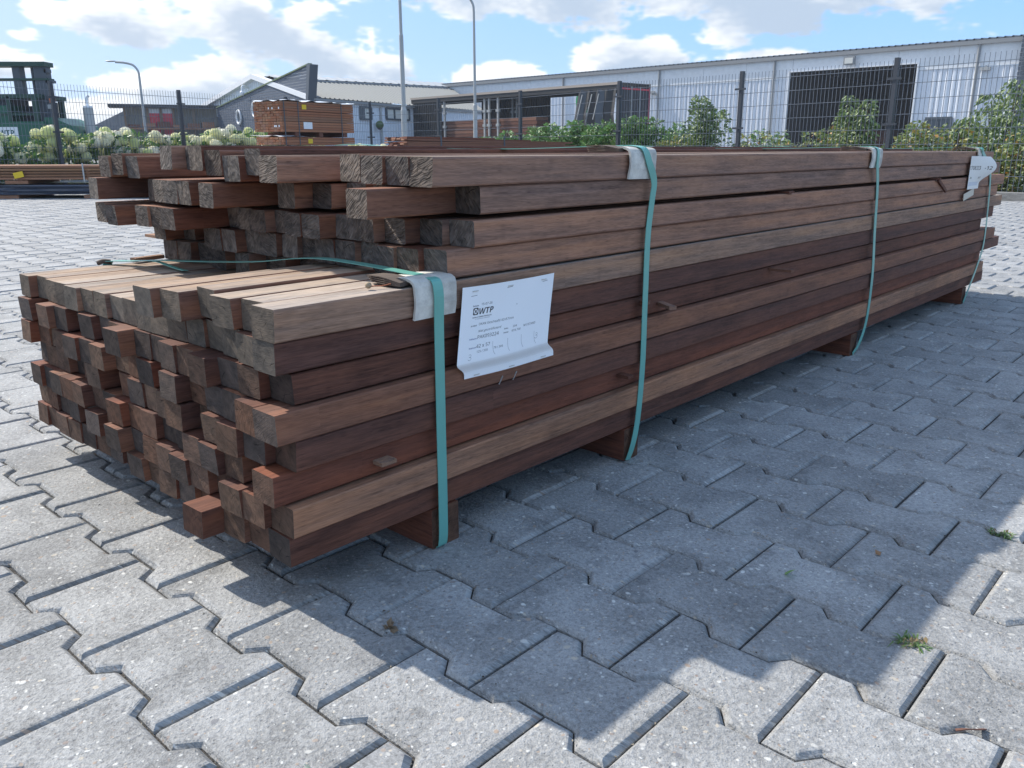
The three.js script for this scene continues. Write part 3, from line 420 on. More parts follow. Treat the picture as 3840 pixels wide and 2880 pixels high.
{ // white warehouse
  const O = [-9.5, 79], [m, L] = along(O, [29, 41.5], O), w = thing('warehouse', 'long white warehouse with ribbed cladding, grey gutter and dark open doorway behind the hedge', 'warehouse', O[0], 0, -O[1]);
  const put = (n, g, mat, par = w) => { g.applyMatrix4(m); return mesh(n, g, mat, par); };
  const wall = put('wall', cladding(0, 36.94, 0, 4.75, 0.34, 0.045), M.whiteClad); wall.material.side = THREE.DoubleSide;
  put('wall', cladding(44.29, L, 0, 4.75, 0.34, 0.045), M.whiteClad);
  for (let x = 0; x < L - 0.1; x += 3.09) { const x1 = Math.min(L, x + 3.07); for (const [a, b, lo] of x1 > 36.94 && x < 44.29 ? [[x, Math.min(x1, 36.94), 4.76], [Math.max(x, 36.94), Math.min(x1, 44.29), 5.17], [Math.max(x, 44.29), x1, 4.76]] : [[x, x1, 4.76]]) if (b - a > 0.05) put('upper_panel', box(b - a, 5.84 - lo, 0.1, (a + b) / 2, (lo + 5.84) / 2, 0.02), M.white); }
  put('gutter', merge([box(L + 0.3, 0.2, 0.22, L / 2, 5.94, 0.14)]), M.grey);
  for (const x of [18.85, 27.48, 35.92, 47.32]) put('downpipe', cyl(0.07, 0.07, 5.85, x, 0, 0.16), M.grey);
  const rp = ribbedPatch(V3(-0.2, 6.05, 0.2), V3(L + 0.2, 6.05, 0.2), V3(L + 0.2, 7.4, -16), V3(-0.2, 7.4, -16), 150, 0.09); put('roof', rp, M.grey);
  put('roof_edge', box(L + 0.4, 0.03, 0.3, L / 2, 6.052, 0.08), M.dark);
  const dr = put('doorway', merge([box(0.2, 5.6, 12.02, 36.83, 2.8, -6.03), box(0.2, 5.6, 12.02, 44.4, 2.8, -6.03), box(7.34, 0.2, 12.02, 40.61, 5.3, -6.04), box(7.9, 5.7, 0.2, 40.6, 2.85, -12.15)]), M.dark);
  put('door_frame', merge([box(0.08, 5.16, 0.14, 36.88, 2.58, 0.08), box(0.08, 5.16, 0.14, 44.35, 2.58, 0.08), box(7.5, 0.08, 0.14, 40.6, 5.14, 0.08)]), M.white, dr);
  for (const [x, y, z, ww, hh] of [[38.6, 1, -7, 1.6, 1.9], [40.6, 0.9, -6, 1.5, 1.7], [42.6, 1.1, -9, 1.7, 2.1]]) put('stored_timber', box(ww, hh, 2, x, y, z), WOOD.dark, dr);
  const fl = put('floodlight', merge([box(0.62, 0.46, 0.2, 40.65, 5.5, 0.42, 0, 0.02), box(0.1, 0.1, 0.3, 40.65, 5.5, 0.2)]), M.grey); put('lens', box(0.46, 0.3, 0.02, 40.65, 5.48, 0.53), M.blind, fl);
  put('wall_light', merge([box(0.5, 0.16, 0.2, 47.75, 4.62, 0.2), box(0.08, 0.2, 0.1, 47.75, 4.68, 0.1)]), M.galv); put('wall_light', merge([box(0.7, 0.14, 0.22, 26.9, 4.42, 0.3), box(0.3, 0.14, 0.2, 27.15, 4.3, 0.2)]), M.galv);
  const wi = put('window', merge([box(1.35, 0.12, 0.14, 45.75, 2.24, 0.09), box(0.1, 1.2, 0.14, 45.1, 1.6, 0.09), box(0.1, 1.2, 0.14, 46.4, 1.6, 0.09), box(0.06, 1.2, 0.1, 45.75, 1.6, 0.09)]), M.frame); put('pane', box(1.3, 1.2, 0.03, 45.75, 1.6, 0.06), M.glass, wi);
  put('dark_panel', poly([[1.6, 4.78], [6.2, 4.78], [6.55, 5.62], [1.6, 5.62]], 0.06).translate(0, 0, 0.08), M.slate);
  put('end_panel', merge([cladding(49.35, L, 0, (x) => Math.min(6.6, 6.02 + (x - 49.3) * 0.2), 0.22, 0.05, false).translate(0, 0, 0.5), box(4.4, 0.08, 0.5, 51.5, 0.2, 0.3)]), M.slate);
  put('emblem', new THREE.RingGeometry(0.62, 0.85, 28, 1, 1.0, 5.2).translate(20.9, 4.1, 0.07), std(lin(0.02, 0.30, 0.10), { side: THREE.DoubleSide }));
  put('back_wall', merge([box(0.1, 5.9, 15.8, 0.05, 2.95, -8), box(0.1, 5.9, 15.8, L - 0.05, 2.95, -8)]), M.white);
}
{ // gabled hall with the slate-blue sail facade
  const GL = [-25.25, 69.02], GR = [-11.4, 50.21], O = GR, [mg, Lg] = along(GL, GR, O), b = thing('gabled_hall', 'grey gabled hall with a dark blue slanted sail facade and two white ringed portholes', 'building', O[0], 0, -O[1]);
  const put = (n, g, mat, par = b, m = mg) => { g.applyMatrix4(m); return mesh(n, g, mat, par); };
  const top = (x) => (x < 14.4 ? 3.4 + 1.83 * x / 14.4 : 5.23 - 1.75 * (x - 14.4) / (Lg - 14.4));
  put('gable_wall', merge([cladding(0, 3.4, 0, top, 0.4, 0.05), cladding(3.4, 6.86, 3.05, top, 0.4, 0.05), cladding(6.86, Lg, 0, top, 0.4, 0.05)]), M.whiteClad);
  put('barge_board', merge([bar(V3(-0.5, 3.42, 0.15), V3(14.4, 5.28, 0.15), 0.3, 0.4), bar(V3(14.4, 5.28, 0.15), V3(Lg, 3.55, 0.15), 0.3, 0.4)]), M.white);
  put('garage_door', cladding(3.45, 6.8, 0, 3.0, 0.25, 0.03, false).translate(0, 0, -0.2), M.frame);
  const st = (x) => 3.6 + (5.28 - 3.6) * (x - 6.7) / (23.4 - 6.7);
  const sail = put('sail_facade', cladding(6.7, 23.35, 0, st, 0.16, 0.04, false).translate(0, 0, 0.25), M.slateLight);
  put('sail_edge', bar(V3(6.6, 3.63, 0.25), V3(23.75, 5.33, 0.25), 0.07, 0.25), std(lin(0.12, 0.17, 0.09)), sail);
  put('sail_return', poly([[23.3, 0], [23.15, 3.4], [23.6, 5.34], [24.05, 5.28], [23.5, 3.4], [23.5, 0]], 0.5).translate(0, 0, -0.1), M.slate, sail);
  for (const [x, y] of [[11.42, 2.84], [14.6, 3.21]]) { const p = put('porthole', new THREE.TorusGeometry(0.44, 0.075, 8, 32).translate(x, y, 0.36), M.white, b); put('pane', new THREE.CircleGeometry(0.42, 28).translate(x, y, 0.33), M.glass, p); }
  put('wall_lamp', merge([tube([V3(13, 4.7, 0.1), V3(13.1, 4.75, 0.5), V3(13.2, 4.4, 0.6)], 0.07), new THREE.SphereGeometry(0.16, 8, 6).translate(13.2, 4.3, 0.6)]), M.white);
  const dir = [0.458, 0.889], SR = GR, [ms, Ls] = along(SR, [SR[0] + dir[0] * 20, SR[1] + dir[1] * 20], O), s = (n, g, mat, par) => put(n, g, mat, par, ms);
  s('side_wall', cladding(0, Ls, 0, 3.4, 0.3, 0.035), M.whiteClad); s('gutter', box(Ls + 0.2, 0.14, 0.2, Ls / 2, 3.45, 0.14), M.grey);
  for (const [x0, x1, y0, y1, n] of [[4.2, 5.35, 2.5, 3.22, 1], [7.0, 9.6, 2.58, 3.26, 3]]) { const f = [box(x1 - x0, 0.09, 0.12, (x0 + x1) / 2, y0, 0.08), box(x1 - x0, 0.09, 0.12, (x0 + x1) / 2, y1, 0.08)]; for (let i = 0; i <= n; i++) f.push(box(0.1, y1 - y0, 0.12, mix(x0, x1, i / n), (y0 + y1) / 2, 0.08)); const wf = s('window', merge(f), M.frame); for (let i = 0; i < n; i++) { const a = mix(x0, x1, i / n), c = mix(x0, x1, (i + 1) / n); s('pane', box(c - a, y1 - y0, 0.02, (a + c) / 2, (y0 + y1) / 2, 0.05), M.glass, wf); s('blind', cladding(a + 0.12 + (n === 1 ? 0.4 : 0), c - 0.08, y0 + 0.06, y1 - 0.06, 0.1, 0.02).translate(0, 0, 0.062), M.blind, wf); } }
  s('downpipe', cyl(0.07, 0.07, 3.3, 6.3, 0, 0.14), M.galv); const hb = s('hanging_basket', new THREE.SphereGeometry(0.22, 10, 6, 0, 6.3, 1.57, 1.57).translate(5.75, 2.1, 0.4), M.dark); s('basket_plant', new THREE.IcosahedronGeometry(0.26, 2).translate(5.75, 2.18, 0.4), std(lin(0.05, 0.10, 0.03)), hb);
  const rel = (X, D, y) => V3(X - O[0], y, -D + O[1]), E0 = rel(SR[0] + 0.2, SR[1] - 0.2, 3.55), E1 = rel(SR[0] + 0.2 + dir[0] * 20, SR[1] - 0.2 + dir[1] * 20, 3.55), R0 = rel(-16.1, 57.4, 5.3), R1 = rel(-16.1 + dir[0] * 22, 57.4 + dir[1] * 22, 6.25);
  const lo = E0.clone().lerp(R0, 0.8), hi = E1.clone().lerp(R1, 0.8);
  mesh('roof', ribbedPatch(E0, E1, hi, lo, 46, 0.05), M.roof, b); mesh('roof_skylight', ribbedPatch(lo.clone().add(V3(0, 0.16, 0)), hi.clone().add(V3(0, 0.16, 0)), R1.clone().add(V3(0, 0.1, 0)), R0.clone().add(V3(0, 0.1, 0)), 20, 0.03), M.skylight, b); mesh('flashing', bar(lo.clone().add(V3(0, 0.06, 0)), hi.clone().add(V3(0, 0.06, 0)), 0.14, 0.1), M.grey, b);
  mesh('roof', ribbedPatch(rel(GL[0] - 0.3, GL[1], 3.55), rel(GL[0] + dir[0] * 20, GL[1] + dir[1] * 20, 3.55), R1, R0, 46, 0.05), M.roof, b);
}
{ // shed with red doors
  const O = [-30.05, 62], b = thing('storage_shed', 'low grey shed with a flat dark roof, red panels and open timber racks', 'shed', O[0], 0, -O[1]), [m1, l1] = along(O, [-27.4, 61.4], O), [m2, l2] = along([-27.4, 61.4], [-20.6, 64.4], O);
  const put = (m) => (n, g, mat, par = b) => { g.applyMatrix4(m); return mesh(n, g, mat, par); }, a = put(m1), c = put(m2);
  a('gable_wall', cladding(0, l1, 0, (x) => 2.35 + 1.0 * x / l1, 0.3, 0.03), std(lin(0.22, 0.23, 0.25), { map: T.grime })); for (const [x0, x1] of [[0.35, 1.05], [1.45, 2.15]]) { const d = a('rack_door', box(x1 - x0, 1.9, 0.06, (x0 + x1) / 2, 1.1, 0.06), WOOD.dark); a('post', box(0.1, 2, 0.08, x0, 1.1, 0.1), M.beige, d); }
  c('roof', merge([box(l2 + 1.4, 0.16, 3.4, l2 / 2 - 0.3, 3.72, -1.2), box(l2 + 1.4, 0.1, 0.1, l2 / 2 - 0.3, 3.62, 0.45)]), M.dark);
  c('back_wall', cladding(0, l2, 0, 3.6, 0.3, 0.03).translate(0, 0, -0.6), std(lin(0.34, 0.33, 0.30), { map: T.grime }));
  for (const x of [0, 1.5, 2.38, 3.22, 4.6, l2]) c('post', box(0.14, 3.6, 0.14, x, 1.8, 0), std(lin(0.22, 0.15, 0.10)));
  for (const x of [1.95, 2.8]) { c('red_panel', box(0.66, 1.0, 0.06, x, 2.72, -0.1), M.red); c('red_panel', box(0.66, 0.7, 0.06, x, 1.75, -0.1), M.red); c('white_panel', box(0.66, 0.32, 0.05, x, 3.38, -0.1), M.white); }
  for (const y of [2.15, 1.2]) { c('rack_shelf', box(l2 - 0.1, 0.1, 0.8, l2 / 2, y, 0.2), WOOD.tan); for (let i = 0; i < 6; i++) c('stored_timber', box(0.85, 0.2 + 0.1 * (i % 3), 0.7, 0.5 + i, y + 0.18 + 0.05 * (i % 3), 0.2), pick([WOOD.dark, WOOD.brown, WOOD.tan])); }
  c('blue_bin', box(0.4, 0.4, 0.3, -0.1, 1.5, 0.5), M.blue);
}
// ───────────────────────── trailer, loader ─────────────────────────
{
  const O = [-6.82, 59.43], [m, L] = along(O, [5.66, 45.75], O), t = thing('curtain_trailer', 'dark curtain sided trailer with its side drawn open showing posts and brown timber', 'trailer', O[0], 0, -O[1]);
  const put = (n, g, mat, par = t) => { g.applyMatrix4(m); return mesh(n, g, mat, par); };
  put('chassis', merge([box(L, 0.28, 2.3, L / 2, 1.28, -1.25), box(L - 1, 0.3, 0.16, L / 2, 1.0, -0.7), box(L - 1, 0.3, 0.16, L / 2, 1.0, -1.8)]), M.black);
  put('roof_rail', merge([box(L + 0.1, 0.13, 0.12, L / 2, 3.98, 0), box(L + 0.1, 0.13, 0.12, L / 2, 3.98, -2.5)]), M.beige); put('roof', box(L, 0.05, 2.5, L / 2, 4.0, -1.25), M.black);
  put('curtain_track', merge([box(L, 0.24, 0.06, L / 2, 3.8, 0.0), box(L, 0.24, 0.06, L / 2, 3.8, -2.5)]), M.black);
  put('front_wall', box(0.1, 2.7, 2.5, 0.05, 2.6, -1.25), M.black); put('front_curtain', cladding(0.05, 3.27, 1.4, 3.72, 0.2, 0.06).translate(0, 0, -0.05), M.black);
  put('far_curtain', cladding(4.5, 11.05, 1.42, 3.7, 0.22, 0.07).translate(0, 0, -2.45), M.black);
  for (const [x, z] of [[3.5, -0.1], [7.55, -0.1], [7.95, -0.12], [8.8, -0.1], [7.85, -2.2], [8.25, -2.2]]) { const p = put('side_post', box(0.13, 2.4, 0.1, x, 2.6, z), M.galv); put('post_bracket', merge([box(0.26, 0.16, 0.16, x, 2.95, z), box(0.26, 0.16, 0.16, x, 2.1, z)]), M.galv, p); }
  for (const [x0, x1, y1, n] of [[0.3, 6.2, 2.45, 5], [6.6, 12.0, 2.5, 5]]) for (let i = 0; i < n; i++) put('loaded_timber', box(x1 - x0, (y1 - 1.43) / n - 0.02, 1.0, (x0 + x1) / 2 + 0.05 * (i % 2), 1.43 + (i + 0.5) * (y1 - 1.43) / n, -0.75), pick([WOOD.dark, WOOD.brown, WOOD.plum]));
  for (let i = 0; i < 9; i++) { const x = 15.75 + i * 0.31, lean = Math.max(0, 0.5 - i * 0.1); put('bunched_curtain', band([V3(x - lean, 1.35, 0.02 + 0.08 * (i % 2)), V3(x - lean * 0.4, 2.4, 0.1 + 0.05 * (i % 3)), V3(x, 3.72, 0.02)], V3(1, 0, 0.5 - (i % 2)), 0.42, 0.02), i % 4 === 1 ? M.steel : M.black); }
  for (const x of [15.9, 16.6, 17.1]) put('curtain_buckle', bar(V3(x - 0.2, 2.2, 0.22), V3(x + 0.15, 3.5, 0.18), 0.05), M.galv);
  put('rear_frame', merge([box(0.16, 2.75, 0.16, L - 0.05, 2.63, -0.02), box(0.16, 2.75, 0.16, L - 0.05, 2.63, -2.48)]), M.steel); const d = put('rear_door', box(0.08, 2.55, 2.36, L + 0.02, 2.6, -1.25), M.dark);
  put('red_stripe', merge([box(0.02, 0.09, 2.36, L + 0.075, 3.72, -1.25), box(0.02, 2.5, 0.07, L + 0.075, 2.6, -2.4)]), M.red, d); put('door_bar', merge([box(0.04, 2.5, 0.04, L + 0.09, 2.6, -0.9), box(0.04, 2.5, 0.04, L + 0.09, 2.6, -1.6)]), M.galv, d);
  for (const x of [13.6, 14.9, 16.2, 2.2]) { const w = put('wheel', new THREE.CylinderGeometry(0.5, 0.5, 2.3, 20).rotateX(Math.PI / 2).translate(x, 0.5, -1.25), M.rubber); put('rim', new THREE.CylinderGeometry(0.27, 0.27, 2.34, 14).rotateX(Math.PI / 2).translate(x, 0.5, -1.25), M.galv, w); }
}
{
  const O = [-17.2, 26.6], t = thing('side_loader', 'green side loader truck with tall dark mast behind the white hydrangeas at the left edge', 'forklift', O[0], 0, -O[1]), X = (x) => x - O[0];
  const b = (n, mat, par, ...l) => mesh(n, merge(l), mat, par ?? t), bx = (x0, x1, y0, y1, z0, z1) => box(x1 - x0, y1 - y0, z1 - z0, X((x0 + x1) / 2), (y0 + y1) / 2, (z0 + z1) / 2);
  const body = b('body', M.green, null, bx(-18.6, -14.1, 0.55, 1.48, -1.4, 0.5)); const hood = poly([[X(-14.15), 0.6], [X(-14.15), 1.6], [X(-13.9), 1.6], [X(-13.35), 1.36], [X(-13.2), 1.0], [X(-13.2), 0.6]], 1.7).translate(0, 0, -1.3); mesh('hood', hood, M.green, t);
  const sg = mesh('sign_plate', bx(-15.9, -14.92, 0.98, 1.32, 0.5, 0.53), std(0xffffff, { map: canvas(512, 176, (c) => { c.fillStyle = '#e8ebee'; c.fillRect(0, 0, 512, 176); c.fillStyle = '#2e5a56'; c.font = 'bold 118px sans-serif'; c.fillText('WTP', 210, 130); c.fillRect(104, 44, 82, 86); c.fillStyle = '#e8ebee'; c.beginPath(); c.ellipse(145, 87, 30, 34, 0, 0, 7); c.fill(); }) }), t); void sg; void body;
  b('cab_frame', M.greenDark, null, bx(-15.9, -14.2, 2.15, 2.27, -1.2, 0.4), bx(-15.9, -15.75, 1.4, 2.2, 0.3, 0.42), bx(-14.42, -14.28, 1.4, 2.2, 0.3, 0.42), bx(-15.9, -15.75, 1.4, 2.2, -1.2, -1.05), bx(-14.42, -14.28, 1.4, 2.2, -1.2, -1.05), bx(-15.22, -15.1, 1.4, 2.2, 0.3, 0.4), bx(-15.85, -14.3, 1.66, 1.72, 0.32, 0.38));
  b('cab_panel', M.green, null, bx(-18.4, -15.1, 1.48, 1.95, -1.1, 0.35)); b('engine_block', M.steel, null, bx(-15.95, -15.2, 1.6, 2.14, -0.8, 0.1)); b('cab_glass', M.glass, null, bx(-14.9, -14.45, 1.45, 2.1, -1.1, -1.08)); b('seat', M.black, null, bx(-14.95, -14.6, 1.4, 1.95, -0.5, -0.1), bx(-14.95, -14.45, 1.4, 1.55, -0.5, 0.1));
  b('mast', M.steel, null, bx(-14.42, -14.05, 1.3, 3.1, -0.2, 0.1)); b('mast', M.steel, null, bx(-15.06, -14.84, 2.2, 3.12, -0.2, 0.1)); b('mast', M.steel, null, bx(-17.0, -16.6, 2.2, 3.12, -0.2, 0.1)); b('mast_crossbar', M.greenDark, null, bx(-17.2, -14.0, 3.07, 3.2, -0.3, 0.2)); b('mast_crossbar', M.greenDark, null, bx(-17.2, -14.0, 2.68, 2.74, -0.25, 0.12)); b('mast_bracket', M.steel, null, bx(-14.1, -13.88, 2.6, 2.68, -0.1, 0.1)); b('mast_bracket', M.steel, null, bx(-14.1, -13.98, 2.9, 3.0, -0.1, 0.1)); b('mast_rod', M.steel, null, bx(-14.55, -14.5, 2.25, 3.05, -0.1, 0));
  b('beacon', M.orange, null, cyl(0.09, 0.09, 0.12, X(-13.98), 2.04, 0.1)); b('work_light', M.galv, null, bx(-14.1, -13.95, 1.86, 1.98, 0.05, 0.18)); mesh('hose', tube([V3(X(-14.05), 2.6, 0.1), V3(X(-13.9), 2.4, 0.15), V3(X(-13.92), 2.2, 0.12), V3(X(-14.0), 2.1, 0.1)], 0.02, 6), M.black, t);
  const ex = b('exhaust_stack', M.galv, null, cyl(0.16, 0.15, 0.86, X(-13.12), 1.05, -0.3, 14)); mesh('exhaust_pipe', merge([tube([V3(X(-13.12), 1.9, -0.3), V3(X(-13.13), 2.1, -0.3), V3(X(-13.11), 2.2, -0.3), V3(X(-13.05), 2.26, -0.3)], 0.045, 8), cyl(0.13, 0.13, 0.06, X(-13.12), 1.9, -0.3)]), M.film, ex);
  for (const x of [-17.6, -14.2]) { const w = mesh('wheel', new THREE.CylinderGeometry(0.42, 0.42, 0.4, 20).rotateX(Math.PI / 2).translate(X(x), 0.42, 0.4), M.rubber, t); mesh('rim', new THREE.CylinderGeometry(0.22, 0.22, 0.42, 14).rotateX(Math.PI / 2).translate(X(x), 0.42, 0.4), M.galv, w); }
}
// ───────────────────────── lamp posts ─────────────────────────
function lamp(label, X, D, steps, arm) {
  const t = thing('street_lamp', label, 'street lamp', X, 0, -D, 0, 'lamp posts beyond the fence'), g = []; for (let i = 0; i + 1 < steps.length; i++) { g.push(cyl(steps[i][1], steps[i + 1][2] ?? steps[i + 1][1], steps[i + 1][0] - steps[i][0], 0, steps[i][0], 0, 12)); } mesh('pole', merge(g), M.galv, t);
  const h = steps[steps.length - 1][0], r = steps[steps.length - 1][1]; mesh('arm', tube([V3(0, h - 0.05, 0), V3(-0.03, h + arm * 0.18, 0), V3(-arm * 0.16, h + arm * 0.38, 0), V3(-arm * 0.45, h + arm * 0.47, 0), V3(-arm * 0.8, h + arm * 0.5, 0)], r, 8, 20), M.galv, t);
  const hd = new THREE.SphereGeometry(1, 14, 8).scale(arm * 0.2, 0.05, 0.12).translate(-arm * 0.96, h + arm * 0.53, 0); const head = mesh('lamp_head', hd, M.galv, t); mesh('lens', new THREE.SphereGeometry(1, 12, 6).scale(arm * 0.14, 0.03, 0.09).translate(-arm * 0.96, h + arm * 0.53 - 0.035, 0), M.blind, head);
}
lamp('thick stepped grey lamp post just left of the curtain trailer', -3.72, 30, [[0, 0.105], [1.95, 0.1], [2.05, 0.078], [4.35, 0.072], [4.42, 0.055], [8.2, 0.045]], 1.5);
lamp('slender grey lamp post standing in front of the curtain trailer', -1.42, 34, [[0, 0.085], [2.3, 0.08], [2.36, 0.055], [5.7, 0.045]], 1.3);
lamp('small distant lamp post with bent arm above the storage shed', -25.45, 60, [[0, 0.13], [1.2, 0.12], [1.3, 0.1], [5.5, 0.075]], 1.9);
// ───────────────────────── fence ─────────────────────────
{
  const f = thing('mesh_fence', 'dark double wire mesh fence with square posts along the planting bed around the yard', 'fence', FENCE[5][0], 0, -FENCE[5][1]), O = FENCE[5], H = 1.78;
  FENCE.forEach(([X, D], i) => { const a = FENCE[Math.max(0, i - 1)], b = FENCE[Math.min(FENCE.length - 1, i + 1)], ry = Math.atan2(b[1] - a[1], b[0] - a[0]); const p = mesh('post', box(0.06, H + 0.04, 0.06, X - O[0], (H + 0.04) / 2, -D + O[1] + 0, 0), M.post, f); p.geometry.translate(-(X - O[0]), 0, D - O[1]); p.geometry.rotateY(ry); p.geometry.translate(X - O[0], 0, -D + O[1]); const cl = [0.3, 0.95, 1.55].map((y) => box(0.2, 0.03, 0.02, 0, y, 0.035)); mesh('clamp', merge(cl).rotateY(ry).translate(X - O[0], 0, -D + O[1]), M.post, p); });
  for (let i = 0; i + 1 < FENCE.length; i++) {
    const [m, l] = along(FENCE[i], FENCE[i + 1], O), g = [], n = Math.round(l / 0.0625);
    for (let y = 0.08; y < H; y += 0.2) g.push(box(l - 0.05, 0.007, 0.016, l / 2, y, 0));
    if (i < 6 || i > 8) for (let k = 1; k < n; k++) g.push(box(0.005, H - 0.02, 0.005, k * l / n, H / 2 + 0.02, 0));
    const mm = merge(g); mm.applyMatrix4(m); mesh('wire_panel', mm, M.wire, f, 'stuff');
  }
}
// ───────────────────────── plants ─────────────────────────
const leafMat = (c) => new THREE.MeshPhysicalMaterial({ color: c, roughness: 0.6, transmission: 0.45, thickness: 0, side: THREE.DoubleSide });
const LEAF = { hyd: leafMat(lin(0.12, 0.25, 0.06)), hydDark: leafMat(lin(0.08, 0.17, 0.045)), bush: leafMat(lin(0.22, 0.31, 0.10)), bushDark: leafMat(lin(0.13, 0.20, 0.065)), hedge: leafMat(lin(0.19, 0.35, 0.11)), yellow: leafMat(lin(0.40, 0.38, 0.10)), autumn: leafMat(lin(0.5, 0.25, 0.05)) };
const HEAD = [[0.80, 0.80, 0.46], [0.84, 0.82, 0.58], [0.72, 0.76, 0.36], [0.86, 0.84, 0.70]].map((c) => new THREE.MeshPhysicalMaterial({ color: lin(...c), roughness: 0.85, transmission: 0.3, thickness: 0, side: THREE.DoubleSide }));
function leaves(n, place, size, droop, r) { // folded leaf blades, each its own small faces
  const pos = [], uv = [];
  for (let i = 0; i < n; i++) {
    const [p, out] = place(r), s = size * (0.65 + 0.7 * r()), d = out.clone().add(V3(r() - 0.5, r() - 0.5 - droop, r() - 0.5).multiplyScalar(1.3)).normalize(), sd = V3(r() - 0.5, r() - 0.5, r() - 0.5).cross(d).normalize(), up = sd.clone().cross(d).normalize();
    const a = p, b = p.clone().addScaledVector(d, s * 0.5).addScaledVector(sd, s * 0.3).addScaledVector(up, s * 0.07), c = p.clone().addScaledVector(d, s).addScaledVector(up, -s * 0.08), e = p.clone().addScaledVector(d, s * 0.5).addScaledVector(sd, -s * 0.3).addScaledVector(up, s * 0.07);
    for (const q of [a, b, c, a, c, e]) { pos.push(q.x, q.y, q.z); uv.push(0, 0); }
  }
  return raw(pos, uv);
}
function shrub(name, label, cat, X, D, h, w, n, size, droop, mats, seed, group, shoots = 5) {
  const t = thing(name, label, cat, X, 0, -D, 0, group), r = rng(seed), st = [];
  for (let k = 0; k < shoots; k++) { const a = r() * 6.28, q = Math.sqrt(r()) * w * 0.42; st.push([Math.cos(a) * q, Math.sin(a) * q, h * (0.62 + 0.38 * (k ? r() : 1)) * (1 - 0.25 * q / w), w * (0.16 + 0.12 * r())]); }
  const place = (rd) => { const s = st[Math.floor(rd() * st.length)], f = Math.pow(rd(), 0.75), y = s[2] * (0.06 + 0.94 * f), wd = s[3] * Math.sqrt(Math.max(0.04, Math.sin(Math.PI * Math.min(0.97, 0.22 + 0.75 * f)))) * 1.3, a = rd() * 6.28, q = Math.pow(rd(), 0.6) * wd; return [V3(s[0] * (0.35 + 0.65 * f) + Math.cos(a) * q, y, s[1] * (0.35 + 0.65 * f) + Math.sin(a) * q), V3(Math.cos(a), 0.35, Math.sin(a))]; };
  mats.forEach(([mat, share], i) => mesh(i ? 'foliage' : 'crown', leaves(Math.round(n * share), place, size, droop, r), mat, t));
  mesh('stem', merge(st.map((s) => bar(V3(s[0] * 0.3, 0, s[1] * 0.3), V3(s[0], s[2] * 0.92, s[1]), 0.012))), std(lin(0.10, 0.075, 0.045)), t);
}
{ // hydrangeas behind the left fence
  const headGeo = [0, 1, 2].map((k) => { const r = rng(300 + k), pos = [], uv = [], core = new THREE.IcosahedronGeometry(0.78, 1).toNonIndexed(); for (let i = 0; i < 150; i++) { const z = 1 - 1.75 * (i + 0.5) / 150, a = i * 2.39996, q = Math.sqrt(1 - z * z), d = V3(Math.cos(a) * q, z, Math.sin(a) * q), c = d.clone().multiplyScalar(0.88 + 0.18 * r()), t1 = V3(r() - 0.5, r() - 0.5, r() - 0.5).cross(d).normalize(), t2 = t1.clone().cross(d), s = 0.17; const P = [t1, t2, t1.clone().negate(), t2.clone().negate()].map((v) => c.clone().addScaledVector(v, s).addScaledVector(d, 0.06 * (r() - 0.3))); for (const q2 of [P[0], P[1], P[2], P[0], P[2], P[3]]) { pos.push(q2.x, q2.y, q2.z); uv.push(0, 0); } } const cp = core.attributes.position; for (let i = 0; i < cp.count; i++) { pos.push(cp.getX(i), cp.getY(i), cp.getZ(i)); uv.push(0, 0); } return raw(pos, uv).scale(1, 0.9, 1); });
  const spots = [], fe = (s) => { const i = Math.floor(s), t = s - i, a = FENCE[i], b = FENCE[Math.min(FENCE.length - 1, i + 1)]; return [mix(a[0], b[0], t), mix(a[1], b[1], t)]; };
  const hh = (s) => s < 2.9 ? 0.84 : s < 3.12 ? 0.95 : s < 3.3 ? 1.06 : s < 3.9 ? 0.98 : s < 4.35 ? 0.9 : s < 5.2 ? 1.08 : 0.72;
  for (let k = 0; k < 17; k++) { const s = 1.75 + k * 0.30, [x, d] = fe(s); spots.push([x - 0.25 + rr(-0.15, 0.15), d + 0.75 + rr(-0.15, 0.3), hh(s) + rr(-0.06, 0.06), 20 + Math.floor(rnd() * 8)]); }
  const where = ['at the left picture edge', 'in front of the green loader', 'beside the loader cab', 'below the loader mast', 'left of the first fence post', 'behind the first fence post', 'right of the first fence post', 'below the exhaust stack', 'right of the exhaust stack', 'below the shed gable', 'below the red panels', 'left of the second fence post', 'right of the second fence post', 'below the garage door', 'below the first porthole', 'left of the tall timber pack', 'behind the tall timber pack'];
  spots.forEach(([x, d, h, n], i) => {
    const t = thing('hydrangea', 'hydrangea bush with round creamy white flower heads ' + where[i], 'hydrangea', x, 0, -d, 0, 'white hydrangeas behind the fence'), r = rng(500 + i);
    const place = (rd) => { const a = rd() * 6.28, f = Math.pow(rd(), 0.8), q = Math.sqrt(rd()) * 0.5; return [V3(Math.cos(a) * q, h * 0.9 * f, Math.sin(a) * q), V3(Math.cos(a), 0.6, Math.sin(a))]; };
    mesh('foliage', leaves(260, place, 0.13, 0.1, r), LEAF.hyd, t); mesh('foliage', leaves(160, place, 0.13, 0.1, r), LEAF.hydDark, t);
    const st = []; for (let k = 0; k < n; k++) { const a = r() * 6.28, q = Math.sqrt(r()) * 0.52, y = h * (0.52 + 0.5 * r()) - q * 0.12, s = 0.098 + 0.04 * r(), m = mesh('flower_head', headGeo[k % 3], HEAD[Math.floor(r() * 4)], t); m.position.set(Math.cos(a) * q, y, Math.sin(a) * q + 0.1); m.scale.setScalar(s); m.rotation.set(r() - 0.5, r() * 6, r() - 0.5); st.push(bar(V3(Math.cos(a) * q * 0.3, 0, Math.sin(a) * q * 0.3), m.position.clone().add(V3(0, -s * 0.6, 0)), 0.012)); }
    mesh('stem', merge(st), std(lin(0.08, 0.12, 0.04)), t);
  });
}
